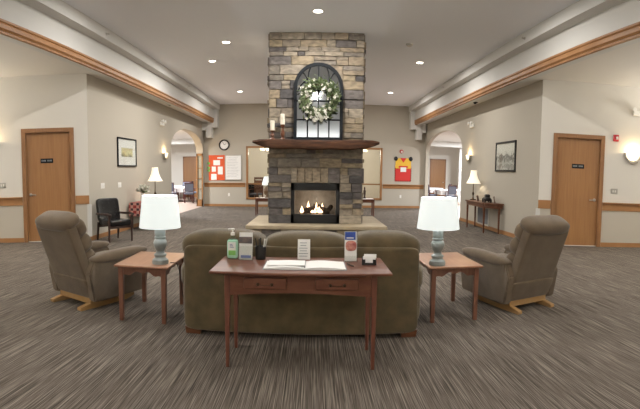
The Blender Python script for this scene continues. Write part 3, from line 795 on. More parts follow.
def table_lamp(label, loc, zb, zt, rb, rt):
    t = thing('table_lamp', label, 'lamp', loc, 0, 'white drum lamps on the end tables')
    z0 = loc[2]; b, T = zb - z0, zt - z0
    bm = BM(); lathe(bm, [(0, 0), (.082, 0), (.085, .02), (.08, .045), (.06, .06), (.055, .075), (.064, .085), (.064, .1), (.045, .112), (.04, .13), (.05, .15), (.064, .185), (.07, .215), (.062, .24), (.05, .255), (.058, .262), (.058, .275), (.05, .28), (.055, .30), (.056, .345), (.05, .36), (.03, .37), (.03, .39), (0, .39)], seg=32)
    obj('lamp_base', bm, M['ceramic'], t, 'auto')
    bm = BM(); lathe(bm, [(.008, .38), (.008, T - .02)], seg=10); obj('stem', bm, M['steel'], t, True)
    bm = BM(); n = 40
    lathe(bm, [(rb, b), (rt, T), (rt - .004, T), (rb - .004, b), (rb, b)], seg=n, cap=False)
    obj('lamp_shade', bm, M['shade'], t, 'auto')
    bm = BM()
    for k in range(3): tube(bm, [(0, 0, T - .025), (rt * .99 * math.cos(2.1 * k), rt * .99 * math.sin(2.1 * k), T - .012)], .003, 6)
    lathe(bm, [(0, T - .03), (.012, T - .03), (.012, T - .012), (0, T - .01)], seg=12); obj('shade_spider', bm, M['steel'], t)
    bm = BM(); lathe(bm, [(0, .41), (.014, .41), (.016, .44), (.03, .49), (.022, .53), (0, .54)], seg=16); obj('bulb', bm, M['can'], t, True)
    lamp('lamp_glow', 'POINT', (0, .0, .57), LAMP_W, (.95, .97, 1), .05, t)
    return t
table_lamp('lit white drum lamp with grey turned base, left end table', (-1.515, 4.47, .58), .95, 1.272, .21, .178)
table_lamp('lit white drum lamp with grey turned base, right end table', (1.262, 4.61, .58), .955, 1.272, .218, .182)
bm = BM(); tube(bm, [(-1.42, 4.5, .59), (-1.36, 4.52, .585), (-1.335, 4.54, .5), (-1.33, 4.6, .3), (-1.31, 4.62, .15), (-1.29, 4.75, .01), (-1.31, 5.0, .01)], .004, 6)
tag(obj('lamp_cord', bm, M['black']), 'thin dark cord hanging from the left end table by the sofa', 'cord')

# ================================================================= RECLINERS
def recliner(label, loc, rz):
    t = thing('rocker_recliner', label, 'recliner', loc, rz, 'recliners facing the fireplace')
    t.scale = (.93, .94, 1.04)
    LE = math.radians(24)
    def back(p):                 # (x, depth behind the cushion line, distance up the back) -> leaning coordinates
        return Vector((p[0], .06 + p[1] * math.cos(LE) - p[2] * math.sin(LE), .14 + p[1] * math.sin(LE) + p[2] * math.cos(LE)))
    rot = RX(24)
    bm = BM(); pillow(bm, back((0, 0, .44)), (.66, .13, .90), .14, rot, 14, ez=.16); obj('back_shell', bm, M['recl'], t, True)
    bm = BM(); pillow(bm, back((0, .045, .865)), (.70, .27, .17), .5, rot, 12, ez=.75); obj('head_cushion', bm, M['recl'], t, True)
    for k, (u, dd, hh) in enumerate(((.74, .13, .24), (.56, .14, .24), (.38, .13, .22))):
        bm = BM(); pillow(bm, back((0, dd, u)), (.66, .2, hh), .45, rot, 10, ez=.7); obj('back_cushion', bm, M['recl'], t, True)
    bm = BM(); pillow(bm, back((0, -.005, .12)), (.67, .15, .24), .14, rot, 10, ez=.2); obj('back_skirt', bm, M['recl'], t, True)
    bm = BM(); pillow(bm, (0, .5, .4), (.54, .62, .2), .35, RX(4), 10, ez=.5); obj('seat_cushion', bm, M['recl'], t, True)
    for s in (-1, 1):
        bm = BM(); prism(bm, [(-.03, .095), (.1, .085), (.86, .1), (.9, .3), (.88, .52), (-.02, .54), (-.1, .4)], 'X', s * .36 - .055, s * .36 + .055)
        bmesh.ops.bevel(bm, geom=list(bm.edges), offset=.02, segments=2, affect='EDGES', clamp_overlap=True); obj('side_panel', bm, M['recl'], t, 'auto')
        bm = BM(); pillow(bm, (s * .36, .43, .545), (.17, .96, .13), .6, RX(1.5), 12, ez=.9); obj('armrest', bm, M['recl'], t, True)
    bm = BM(); pillow(bm, (0, .86, .3), (.56, .1, .34), .3, None, 8); obj('footrest', bm, M['recl'], t, True)
    for s in (-1, 1):
        bm = BM()
        prof = [(-.16, .012), (-.15, .0), (.2, .0), (.6, .0), (.74, .03), (.74, .06), (.1, .075), (-.155, .035)]
        prism(bm, prof, 'X', s * .27 - .03, s * .27 + .03); obj('rocker', bm, M['birch'], t)
    bm = BM(); b2(bm, (-.3, .0, .05), (.3, .04, .125), .004); obj('cross_rail', bm, M['birch'], t)
    return t
recliner('taupe rocker recliner left of the sofa, near the left door', (-2.63, 4.68, 0), math.radians(-22))
recliner('taupe rocker recliner right of the sofa, near the right door', (2.41, 4.80, 0), math.radians(16))

# ================================================================= LEFT WALL
t = thing('armchair', 'black tufted leather armchair with wooden arms against the left wall', 'chair', (-4.29, 9.5, 0), math.radians(-124))
bm = BM(); pillow(bm, (0, .02, .42), (.56, .56, .14), .25, None, 10); obj('seat', bm, M['leather'], t, True)
bm = BM(); pillow(bm, (0, -.26, .68), (.56, .12, .52), .25, RX(12), 10); bk = obj('backrest', bm, M['leather'], t, True)
bm = BM()
for i in range(3):
    for j in range(3):
        bm = BM(); pillow(bm, ((i - 1) * .15, -.2 - .035 * (j - 1), .62 + j * .11), (.025, .025, .025), 1, None, 4); obj('tufting_button', bm, M['black'], bk, True)
for sx in (-1, 1):
    bm = BM(); box(bm, (sx * .29, .26, .3), (.045, .045, .6), .006, taper=(.7, .7)); obj('leg', bm, M['dark'], t)
    bm = BM(); box(bm, (sx * .27, -.26, .21), (.045, .05, .42), .006, RX(-8), taper=(.7, .7)); obj('leg', bm, M['dark'], t)
    bm = BM(); tube(bm, [(sx * .29, .33, .6), (sx * .3, .2, .615), (sx * .3, -.1, .6), (sx * .28, -.28, .6)], .026, 8); obj('armrest', bm, M['dark'], t, True)
bm = BM(); box(bm, (0, .25, .33), (.56, .03, .06), .004); box(bm, (0, -.24, .33), (.5, .03, .06), .004); obj('seat_rail', bm, M['dark'], t)

t = thing('side_table', 'dark side table with a red plaid cloth against the left wall', 'table', (-4.42, 12.25, 0))
bm = BM(); b2(bm, (-.3, -.75, .68), (.3, .75, .71), .004); obj('tabletop', bm, M['dark'], t)
for sx in (-.26, .26):
    for sy in (-.7, .7):
        bm = BM(); box(bm, (sx, sy, .34), (.045, .045, .68), .003, taper=(.7, .7)); obj('leg', bm, M['dark'], t)
bm = BM(); b2(bm, (-.32, -.8, .711), (.33, .5, .716)); b2(bm, (-.32, -.8, .36), (.33, -.795, .716)); b2(bm, (.325, -.8, .42), (.33, .5, .716))
tag(obj('plaid_cloth', bm, M['plaid']), 'red and cream plaid cloth draped over the left wall table', 'tablecloth').location = (-4.42, 12.25, 0)
def accent_lamp(label, loc, h, zb, rb, rt, group):
    t = thing('table_lamp', label, 'lamp', loc, 0, group)
    bm = BM(); lathe(bm, [(0, 0), (.09, 0), (.09, .02), (.03, .035), (.018, .06), (.014, .12), (.03, .17), (.034, .2), (.014, .24), (.012, zb + .03), (0, zb + .03)], seg=20); obj('lamp_base', bm, M['bronze'], t, 'auto')
    bm = BM(); prof = [(rb * (1 - k) ** 1 + rt * k - .035 * math.sin(PI * k), zb + (h - zb) * k) for k in [i / 8 for i in range(9)]]
    inn = [(r - .004, z) for r, z in prof[::-1]]
    lathe(bm, prof + inn + [prof[0]], seg=28, cap=False); obj('lamp_shade', bm, M['shadew'], t, 'auto')
    bm = BM(); lathe(bm, [(0, zb + .04), (.013, zb + .04), (.028, zb + .1), (.02, zb + .15), (0, zb + .16)], seg=12); obj('bulb', bm, M['can'], t, True)
    lamp('lamp_glow', 'POINT', (0, 0, zb + .19), LAMP_W * .9, (1, .93, .78), .04, t)
    return t
accent_lamp('lit cream bell-shade lamp on the plaid-covered table, left wall', (-4.42, 12.65, .717), .93, .54, .22, .09, 'bell-shade lamps by the side walls')
t = thing('flower_vase', 'white vase of white flowers on the plaid-covered table', 'vase', (-4.45, 11.75, .717))
bm = BM(); lathe(bm, [(0, 0), (.05, 0), (.07, .08), (.06, .16), (.045, .22), (.055, .24), (.045, .24), (.035, .2), (0, .03)], seg=20); obj('vase', bm, M['white'], t, True)
bm = BM(); b3 = BM(); tw = BM()
for i in range(26):
    a, r, z = rw.uniform(0, 6.28), rw.uniform(.02, .17), rw.uniform(.28, .44)
    p = Vector((r * math.cos(a), r * math.sin(a), z)); tube(tw, [(0, 0, .2), p], .004, 5)
    for k in range(3): blossom(b3, p + Vector((rw.uniform(-.02, .02), rw.uniform(-.02, .02), .01)), .055)
    leaf(bm, p * .85, (rw.uniform(-1, 1), rw.uniform(-1, 1), .3), .1, .025)
obj('stem', tw, M['leaf'], t); obj('foliage', bm, M['leaf'], t); obj('blossom', b3, M['petal'], t)

def picture(label, y0, y1, z0, z1, x, s, fmat, mat_w, art, fw=.045):
    """framed picture on a wall at x; s=+1 faces +X"""
    yc, zc, w, h = (y0 + y1) / 2, (z0 + z1) / 2, y1 - y0, z1 - z0
    t = thing('framed_picture', label, 'picture', (x, yc, zc), 0)
    bm = BM()
    for a, b, c, d in ((-w / 2, -w / 2 + fw, -h / 2, h / 2), (w / 2 - fw, w / 2, -h / 2, h / 2), (-w / 2, w / 2, h / 2 - fw, h / 2), (-w / 2, w / 2, -h / 2, -h / 2 + fw)):
        b2(bm, (0, a, c), (s * .035, b, d), .004)
    obj('picture_frame', bm, fmat, t)
    bm = BM(); b2(bm, (s * .004, -w / 2 + fw, -h / 2 + fw), (s * .012, w / 2 - fw, h / 2 - fw)); obj('mat_board', bm, M['paper'], t) if mat_w else obj('backing', bm, M['black'], t)
    g = mat_w
    bm = BM(); b2(bm, (s * .01, -w / 2 + fw + g, -h / 2 + fw + g), (s * .016, w / 2 - fw - g, h / 2 - fw - g)); obj('print', bm, art, t)
    bm = BM(); b2(bm, (s * .02, -w / 2 + fw, -h / 2 + fw), (s * .023, w / 2 - fw, h / 2 - fw)); obj('glazing', bm, M['glass'], t)
    return t

def art_mat(name, kind):
    m = bpy.data.materials.new(name); m.use_nodes = True
    nt = m.node_tree; b = nt.nodes['Principled BSDF']; L = nt.links.new; b.inputs['Roughness'].default_value = .6
    tc = nt.nodes.new('ShaderNodeTexCoord'); sx = nt.nodes.new('ShaderNodeSeparateXYZ'); L(tc.outputs['Object'], sx.inputs[0])
    n = nt.nodes.new('ShaderNodeTexNoise'); L(tc.outputs['Object'], n.inputs[0]); n.inputs['Detail'].default_value = 6
    mr = nt.nodes.new('ShaderNodeMapRange'); mr.inputs[1].default_value = -.4; mr.inputs[2].default_value = .4; L(sx.outputs[2], mr.inputs[0])
    ad = nt.nodes.new('ShaderNodeMath'); ad.operation = 'MULTIPLY_ADD'; L(n.outputs[0], ad.inputs[0]); L(mr.outputs[0], ad.inputs[2])
    rp = nt.nodes.new('ShaderNodeValToRGB'); e = rp.color_ramp.elements
    if kind == 'field':
        n.inputs['Scale'].default_value = 11; ad.inputs[1].default_value = .6
        e[0].position = .0; e[0].color = srgb('e4e1d9'); e[1].position = 1.0; e[1].color = srgb('e2dfd6')
        for p, c in ((.25, '7a7872'), (.36, 'e0ddd5'), (.48, '8d8b85'), (.6, 'cbc8c0'), (.74, '6f6d68'), (.82, '8d8a84'), (.88, 'dad7ce')):
            k = e.new(p); k.color = srgb(c)
    else:
        n.inputs['Scale'].default_value = 5; ad.inputs[1].default_value = .6
        e[0].color = srgb('8f8a72'); e[1].color = srgb('c9c0a0')
        for p, c in ((.4, 'b3ab8c'), (.6, '8d8a74'), (.8, 'd8cf9e')):
            k = e.new(p); k.color = srgb(c)
    L(ad.outputs[0], rp.inputs[0]); L(rp.outputs[0], b.inputs['Base Color']); return m
picture('black-framed print with wide white mat above the leather armchair', 10.87, 12.14, 1.67, 2.41, XL, 1, M['slate'], .22, art_mat('muted_green_landscape', 'soft'), .035)
picture('black and white meadow photograph in dark frame on the right wall', 10.64, 11.94, 1.64, 2.42, XR, -1, M['black'], 0, art_mat('monochrome_meadow', 'field'), .05)

SC = {}
def sconce(label, loc, rz, r=.16, warm=(1, .74, .42)):
    t = thing('wall_sconce', label, 'wall lamp', loc, rz, 'wall sconces')   # local -y faces the room
    prof = [(.02, -.17), (r * .45, -.155), (r * .8, -.09), (r, 0)]
    bm = BM(); n = 20
    rings = [[bm.verts.new((pr * math.cos(PI + PI * i / n), pr * math.sin(PI + PI * i / n) * .75, z)) for i in range(n + 1)] for pr, z in prof]
    for a, b in zip(rings, rings[1:]):
        for i in range(n): bm.faces.new((a[i], a[i + 1], b[i + 1], b[i]))
    obj('glass_bowl', bm, M['bowl'], t, True)
    bm = BM(); k0, k1 = r + .004, r + .03
    for i in range(20):
        a0, a1 = PI + PI * i / 20, PI + PI * (i + 1) / 20
        prism(bm, [(k0 * math.cos(a0), k0 * 1.05 * math.sin(a0)), (k1 * math.cos(a0), k1 * 1.12 * math.sin(a0)), (k1 * math.cos(a1), k1 * 1.12 * math.sin(a1)), (k0 * math.cos(a1), k0 * 1.05 * math.sin(a1))], 'Y', -.085, 0)
    bmesh.ops.remove_doubles(bm, verts=bm.verts, dist=1e-5)
    b2(bm, (-.05, -.012, -.12), (.05, 0, .02)); obj('metal_rim', bm, M['steel'], t)
    lamp('uplight_glow', 'POINT', (0, -.09, .03), SCONCE_W * (1.15 if r > .17 else 1), warm, .03, t)
    return t
sconce('lit half-bowl sconce on the left wall beside the left archway', (XL, 14.66, 2.13), PI / 2)
sconce('lit half-bowl sconce on the right wall beside the right archway', (XR, 14.16, 2.15), -PI / 2)
aL = math.atan2(CL[1] - DL[1], CL[0] - DL[0]); aR = math.atan2(DR[1] - CR[1], DR[0] - CR[0])
def on_l(s, z, off=0): return (CL[0] - math.cos(aL) * s + math.sin(aL) * off, CL[1] - math.sin(aL) * s - math.cos(aL) * off, z)
def on_r(s, z, off=0): return (CR[0] + math.cos(aR) * s + math.sin(aR) * off, CR[1] + math.sin(aR) * s - math.cos(aR) * off, z)
sconce('lit half-bowl sconce cut by the picture\'s left edge, left of the left door', on_l(2.2, 2.27), aL, .19)
sconce('large lit half-bowl sconce right of the right door', on_r(2.12, 2.17), aR, .175)

def emergency(label, loc, rz):
    t = thing('emergency_light', label, 'emergency light', loc, rz, 'twin-head emergency lights')
    bm = BM(); b2(bm, (-.14, -.07, -.06), (.14, 0, .06), .015); obj('housing', bm, M['emer'], t)
    for s in (-1, 1):
        bm = BM(); lathe(bm, [(0, 0), (.03, 0), (.05, .06), (.05, .075), (0, .08)], (s * .12, -.05, .07), 16, 'Y'); obj('lamp_head', bm, M['white'], t, 'auto')
    return t
emergency('white twin-head emergency light high on the left wall near the archway', (XL, 14.4, 3.05), PI / 2)
emergency('white twin-head emergency light high on the right wall near the archway', (XR, 13.97, 3.06), -PI / 2)
emergency('white twin-head emergency light above the sconce by the right door', on_r(2.2, 3.08, .03), aR)

def plate(name, label, cat, loc, rz, w, h, m, toggles=1, group=None):
    t = thing(name, label, cat, loc, rz, group)
    bm = BM(); b2(bm, (-w / 2, -.008, -h / 2), (w / 2, 0, h / 2), .003); obj('cover_plate', bm, m, t)
    for k in range(toggles):
        x = (k - (toggles - 1) / 2) * .05
        bm = BM(); b2(bm, (x - .012, -.015, -.025), (x + .012, -.008, .025), .002); obj('toggle', bm, M['white'], t)
    return t
G = 'switch plates'
plate('light_switch', 'white switch plate on the left wall near the corner', 'switch', (XL, 10.0, 1.21), PI / 2, .2, .13, M['white'], 3, G)
plate('light_switch', 'white switch plate below the framed print on the left wall', 'switch', (XL, 11.0, 1.2), PI / 2, .2, .13, M['white'], 3, G)
plate('light_switch', 'switch plate left of the left door above the rail', 'switch', on_l(1.93, 1.29), aL, .16, .12, M['steel'], 2, G)
plate('light_switch', 'switch plate right of the right door above the rail', 'switch', on_r(1.72, 1.28), aR, .16, .12, M['steel'], 2, G)
plate('wall_outlet', 'white outlet on the back wall below the whiteboard', 'outlet', (-3.68, YB, .515), 0, .08, .13, M['white'], 1, 'back wall outlets')
plate('wall_outlet', 'white outlet on the back wall below the red banner', 'outlet', (3.8, YB, .51), 0, .08, .13, M['white'], 1, 'back wall outlets')
t = thing('fire_alarm', 'red fire alarm strobe between the right door and its sconce', 'fire alarm', on_r(1.70, 2.49), aR)
bm = BM(); b2(bm, (-.065, -.04, -.075), (.065, 0, .075), .008); obj('housing', bm, M['red'], t)
bm = BM(); b2(bm, (.0, -.065, -.035), (.05, -.04, .035), .008); obj('strobe_lens', bm, M['white'], t)
t = thing('fire_alarm', 'small round red alarm bell above the red banner, back wall', 'fire alarm', (3.8, YB, 2.476))
bm = BM(); lathe(bm, [(0, 0), (.08, 0), (.08, .03), (.06, .06), (0, .07)], (0, 0, 0), 20, 'Y'); obj('bell', bm, M['red'], t, 'auto')
bm = BM(); b2(bm, (-.035, -.08, -.05), (.035, -.06, .02)); obj('strobe_lens', bm, M['white'], t)

# ================================================================= BACK WALL
t = thing('wall_clock', 'round black-rimmed clock on the back wall above the whiteboard', 'clock', (-3.884, YB, 2.678))
bm = BM(); lathe(bm, [(.18, 0), (.235, 0), (.235, .04), (.21, .055), (.18, .04), (.18, 0)], (0, 0, 0), 36, 'Y', cap=False); obj('rim', bm, M['black'], t, 'auto')
bm = BM(); lathe(bm, [(0, .01), (.19, .01), (.19, .02), (0, .02)], (0, 0, 0), 36, 'Y'); fc = obj('clock_face', bm, M['paper'], t)
bm = BM()
for k in range(12): bm = BM(); box(bm, (.155 * math.cos(k * PI / 6), -.022, .155 * math.sin(k * PI / 6)), (.03, .004, .01), 0, Matrix.Rotation(-k * PI / 6, 4, 'Y')); obj('hour_mark', bm, M['black'], fc)
for L_, a in ((.1, 35), (.15, 120)):
    bm = BM(); box(bm, (L_ / 2 * math.cos(math.radians(a)), -.026, L_ / 2 * math.sin(math.radians(a))), (L_, .004, .012), 0, Matrix.Rotation(-math.radians(a), 4, 'Y')); obj('clock_hand', bm, M['black'], t)

t = thing('notice_board', 'orange notice board pinned with white papers left of the whiteboard', 'notice board', (-4.22, YB, 1.69))
bm = BM(); b2(bm, (-.36, -.02, -.55), (.36, 0, .55), .004); obj('board', bm, M['orange'], t)
for k, (x, z, w, h) in enumerate(((.0, .22, .3, .22), (.16, -.12, .22, .34), (-.13, -.06, .18, .22), (-.13, -.4, .24, .26), (.15, .43, .25, .06))):
    bm = BM(); b2(bm, (x - w / 2, -.026, z - h / 2), (x + w / 2, -.021, z + h / 2)); tag(obj('notice_paper', bm, M['paper']), ['white paper at upper middle of the orange board', 'tall white paper at right of the orange board', 'small white paper at left of the orange board', 'white paper at the orange board\'s bottom left', 'narrow white strip along the orange board\'s top'][k], 'paper', 'papers on the notice board').location = t.location
bm = BM(); 
for z in (.2, .0, -.12): bm = BM(); box(bm, (-.36, -.035, z), (.12, .012, .09), 0, RY(15)); obj('paper_leaf', bm, M['greenp'], t)
t = thing('whiteboard', 'silver-framed whiteboard covered in rows of writing on the back wall', 'whiteboard', (-3.49, YB, 1.69))
bm = BM(); b2(bm, (-.36, -.02, -.55), (.36, 0, .55)); obj('board', bm, M['paper'], t)
bm = BM()
for a, b, c, d in ((-.37, -.34, -.56, .56), (.34, .37, -.56, .56), (-.37, .37, .53, .56), (-.37, .37, -.56, -.51)): b2(bm, (a, -.035, c), (b, 0, d), .004)
obj('board_frame', bm, M['steel'], t)
rr = random.Random(5)
for k in range(13):
    bm = BM(); w = rr.uniform(.38, .56); n = 30; zc = .43 - k * .068
    tube(bm, [(-.28 + w * i / n, -.023, zc + rr.uniform(-.009, .009)) for i in range(n + 1)], .004, 5)
    obj('writing_row', bm, M['greyp'], t)

t = thing('paper_banner', 'red and yellow paper banner with black tufted corners on the back wall', 'banner', (3.89, YB, 1.69))
bm = BM(); b2(bm, (-.36, -.012, -.52), (.36, 0, .15)); obj('red_panel', bm, M['redp'], t)
bm = BM(); prism(bm, [(-.35, .05), (.35, .05), (.34, .4), (.2, .5), (-.2, .5), (-.34, .4)], 'Y', -.022, -.012); obj('yellow_panel', bm, M['yellow'], t)
bm = BM(); prism(bm, [(-.14, .5), (.14, .5), (0, .3)], 'Y', -.03, -.022); b2(bm, (-.2, -.03, .08), (.2, -.022, .16)); obj('red_trim', bm, M['redp'], t)
bm = BM(); b2(bm, (-.12, -.034, -.1), (.13, -.022, .1)); obj('white_card', bm, M['paper'], t)
for s in (-1, 1):
    bm = BM(); pillow(bm, (s * .33, -.03, .47), (.17, .06, .19), 1, None, 8); obj('black_tuft', bm, M['black'], t, True)
bm = BM()
for k in range(6):
    for s in (-1, 1): bm = BM(); b2(bm, (s * .35 - .02, -.018, -.48 + k * .1), (s * .35 + .02, -.012, -.44 + k * .1)); obj('border_dash', bm, M['black'], t)
for k in range(7): bm = BM(); b2(bm, (-.3 + k * .1 - .025, -.018, -.515), (-.3 + k * .1 + .025, -.012, -.48)); obj('border_dash', bm, M['black'], t)

def accent_table(label, loc, w, d, h):
    t = thing('accent_table', label, 'table', loc, 0, 'small tables behind the fireplace')
    bm = BM(); b2(bm, (-w / 2, -d / 2, h - .03), (w / 2, d / 2, h), .005); obj('tabletop', bm, M['cherry'], t)
    for sx in (-1, 1):
        for sy in (-1, 1):
            bm = BM(); box(bm, (sx * (w / 2 - .04), sy * (d / 2 - .04), (h - .03) / 2), (.05, .05, h - .03), .003, taper=(.7, .7)); obj('leg', bm, M['cherry2'], t)
    bm = BM()
    for sy in (-1, 1): b2(bm, (-w / 2 + .05, sy * (d / 2 - .04) - .01, h - .12), (w / 2 - .05, sy * (d / 2 - .04) + .01, h - .03))
    for sx in (-1, 1): b2(bm, (sx * (w / 2 - .04) - .01, -d / 2 + .05, h - .12), (sx * (w / 2 - .04) + .01, d / 2 - .05, h - .03))
    obj('apron', bm, M['cherry'], t)
    return t
accent_table('small cherry table left of the stone fireplace, behind it', (-1.66, 16.4, 0), .72, .55, .6)
accent_table('small cherry table right of the stone fireplace, behind it', (1.74, 16.4, 0), .78, .55, .6)
t = thing('table_lamp', 'urn lamp with white shade on the small table left of the fireplace', 'lamp', (-1.6, 16.4, .607))
bm = BM(); lathe(bm, [(0, 0), (.1, 0), (.1, .03), (.05, .05), (.12, .12), (.15, .2), (.14, .3), (.07, .38), (.03, .42), (.03, .48), (0, .48)], seg=24); obj('lamp_base', bm, M['brownlamp'], t, True)
bm = BM(); pr = [(.2, .44), (.18, .56), (.12, .74)]; lathe(bm, pr + [(r - .005, z) for r, z in pr[::-1]] + [pr[0]], seg=24, cap=False); obj('lamp_shade', bm, M['shade'], t, 'auto')
bm = BM(); b2(bm, (-.2, -.2, 0), (.2, .2, .006)); tag(obj('table_runner', bm, M['paper']), 'white doily on the small table left of the fireplace', 'doily').location = (-1.66, 16.4, .6)
bm = BM(); b2(bm, (-.12, -.2, 0), (.3, .2, .01)); tag(obj('paper_stack', bm, M['paper']), 'white papers on the small table right of the fireplace', 'paper').location = (1.8, 16.4, .6)
t = thing('figurine', 'dark slender figurine on the small table right of the fireplace', 'figurine', (1.8, 16.5, .611))
bm = BM(); lathe(bm, [(0, 0), (.05, 0), (.05, .03), (.025, .06), (.04, .18), (.045, .26), (.02, .32), (.03, .36), (.02, .4), (0, .41)], seg=16); obj('figure', bm, M['dark'], t, True)

# ================================================================= RIGHT WALL TABLE
t = thing('demilune_table', 'narrow walnut hall table with six-sided top against the right wall', 'table', (XR - .02, 12.25, 0))
H = .8
top = [(0, -1.0), (-.16, -1.0), (-.48, -.7), (-.48, .75), (-.16, 1.0), (0, 1.0)]
bm = BM(); prism(bm, top, 'Z', H - .03, H); obj('tabletop', bm, M['walnut'], t)
bm = BM(); ap = [(x * .9 - .01, y * .93) for x, y in top]
for a, b in zip(ap, ap[1:]):
    dx, dy = b[0] - a[0], b[1] - a[1]; l = math.hypot(dx, dy); ang = math.atan2(dy, dx)
    box(bm, ((a[0] + b[0]) / 2, (a[1] + b[1]) / 2, H - .08), (l, .02, .1), 0, Matrix.Rotation(ang, 4, 'Z'))
obj('apron', bm, M['walnut'], t)
for x, y in ((-.42, -.66), (-.42, .7), (-.1, -.92), (-.1, .92)):
    bm = BM(); box(bm, (x, y, (H - .03) / 2), (.055, .055, H - .03), .004, taper=(.6, .6)); obj('leg', bm, M['walnut'], t)
accent_lamp('lit cream bell-shade lamp on the right wall table', (4.57, 12.95, H), .86, .48, .215, .09, 'bell-shade lamps by the side walls')
t = thing('toy_car', 'small dark vintage car ornament on the right wall table', 'ornament', (4.58, 11.85, H), math.radians(80))
bm = BM(); pillow(bm, (0, 0, .09), (.46, .16, .1), .4, None, 8); pillow(bm, (-.05, 0, .16), (.2, .14, .12), .45, None, 8); obj('car_body', bm, M['black'], t, True)
for x in (-.15, .15):
    for y in (-.08, .08):
        bm = BM(); lathe(bm, [(0, -.015), (.05, -.015), (.05, .015), (0, .015)], (x, y, .05), 16, 'Y'); obj('wheel', bm, M['slate'], t, 'auto')
t = thing('photo_frame', 'small brown photo frame on the right wall table beside the lamp', 'photo frame', (4.52, 12.4, H), math.radians(60))
bm = BM(); box(bm, (0, 0, .08), (.22, .02, .16), .004, RX(-12)); obj('frame', bm, M['walnut'], t)
bm = BM(); box(bm, (0, -.012, .08), (.15, .004, .1), 0, RX(-12)); obj('photo', bm, M['photop'], t)
t = thing('photo_frame', 'small pale-mounted photo frame on the right wall table\'s near end', 'photo frame', (4.66, 11.5, H), math.radians(65))
bm = BM(); box(bm, (0, 0, .09), (.16, .02, .18), .004, RX(-12)); obj('frame', bm, M['walnut'], t)
bm = BM(); box(bm, (0, -.012, .09), (.11, .004, .13), 0, RX(-12)); obj('photo', bm, M['paper'], t)
t = thing('wall_register', 'white slatted heating register low on the right wall under the table', 'vent', (XR, 12.75, .36))
bm = BM(); b2(bm, (-.03, -.45, -.27), (0, .45, .27), .006); obj('housing', bm, M['register'], t)
bm = BM()
for k in range(12): b2(bm, (-.045, -.4 + k * .07, -.22), (-.03, -.37 + k * .07, .22))
obj('fins', bm, M['greyp'], t)

# ================================================================= CEILING FIXTURES
def downlight(label, x, y, z, w, col=(1, .965, .925), grp='recessed ceiling lights'):
    t = thing('recessed_light', label, 'ceiling light', (x, y, z), 0, grp)
    bm = BM(); lathe(bm, [(.085, -.004), (.11, -.006), (.115, 0), (.085, 0)], seg=28, cap=False); obj('trim_ring', bm, M['white'], t, 'auto')
    bm = BM(); lathe(bm, [(0, -.003), (.086, -.003), (.086, 0), (0, 0)], seg=28); obj('lens', bm, M['can'], t)
    lamp('can_light', 'AREA', (0, 0, -.02), w, col, .16, t)
    return t
for lab, x, y in (('recessed ceiling light directly in front of the stone chimney', .05, 8.79), ('recessed ceiling light nearest on the left of the chimney', -2.0, 10.7),
                  ('recessed ceiling light second nearest on the left, beside the chimney', -2.69, 12.4), ('farthest recessed ceiling light on the left near the back wall', -2.7, 17.2),
                  ('nearer recessed ceiling light right of the chimney', 2.74, 12.3), ('farthest recessed ceiling light on the right near the back wall', 2.75, 17.1)):
    downlight(lab, x, y, ZM, DOWN_W)
# the same row of cans continues overhead and behind the camera
for x in (-2.7, 2.74):
    for y, k in ((7.4, .7), (3.0, .42), (-1.5, .25)): lamp('can_light', 'AREA', (x, y, ZM - .02), DOWN_W * k, (1, .965, .925), .16)
for s, x, y, z in ((-1, -8.85, 4.0, 2.3), (1, 8.85, 4.0, 2.3), (-1, -8.85, 6.3, 2.3), (1, 8.85, 6.6, 2.3), (-1, -8.85, -1, 2.3), (1, 8.85, -1, 2.3), (0, -4, -4.85, 2.4), (0, 4, -4.85, 2.4), (0, 0, -4.85, 2.4)):
    lamp('uplight_glow', 'AREA', (x, y, z), 210, (1, .955, .89), .3, None, (PI, 0, 0))      # unseen uplights added to brighten the ceiling, no sconces stand here
lamp('can_light', 'AREA', (.05, 4.5, ZM - .02), DOWN_W * .35, (1, .965, .925), .16)
for s in (-1, 1):
    for y in (6.0, 2.0): lamp('can_light', 'AREA', (s * 6.3, y, ZS - .02), SIDE_W, (1, .965, .925), .16)
t = thing('smoke_detector', 'small grey smoke detector on the ceiling right of the chimney', 'smoke detector', (2.116, 10.63, ZM))
bm = BM(); lathe(bm, [(0, -.05), (.05, -.05), (.075, -.03), (.08, 0), (0, 0)], seg=24); obj('housing', bm, M['register'], t, 'auto')
for lab, x, y, z, s in (('sprinkler head on the upper left beam, nearer one', -4.08, 8.82, 4.3, 1), ('sprinkler head on the upper left beam, farther one', -4.08, 15.05, 4.3, 1),
                        ('sprinkler head on the upper right beam, nearer one', 4.08, 8.75, 4.3, -1), ('sprinkler head on the upper right beam, farther one', 4.08, 14.7, 4.3, -1)):
    t = thing('sprinkler_head', lab, 'sprinkler', (x, y, z), 0, 'sidewall sprinkler heads')
    bm = BM(); lathe(bm, [(0, 0), (.03, 0), (.03, .008), (.012, .012), (.012, .05), (.025, .052), (.025, .058), (0, .06)], (0, 0, 0), 12, 'X')
    o = obj('nozzle', bm, M['steel'], t, 'auto')
    if s < 0: o.rotation_euler = (0, 0, PI)
for lab, x, y in (('dark ceiling sensor beside the left beam, above the emergency light', -4.54, 14.5), ('dark ceiling sensor beside the right beam, above the emergency light', 4.66, 13.3)):
    t = thing('ceiling_sensor', lab, 'sensor', (x, y, ZS), 0, 'side ceiling sensors')
    bm = BM(); lathe(bm, [(0, -.05), (.035, -.05), (.05, -.02), (.09, -.012), (.09, 0), (0, 0)], seg=20); obj('housing', bm, M['slate'], t, 'auto')

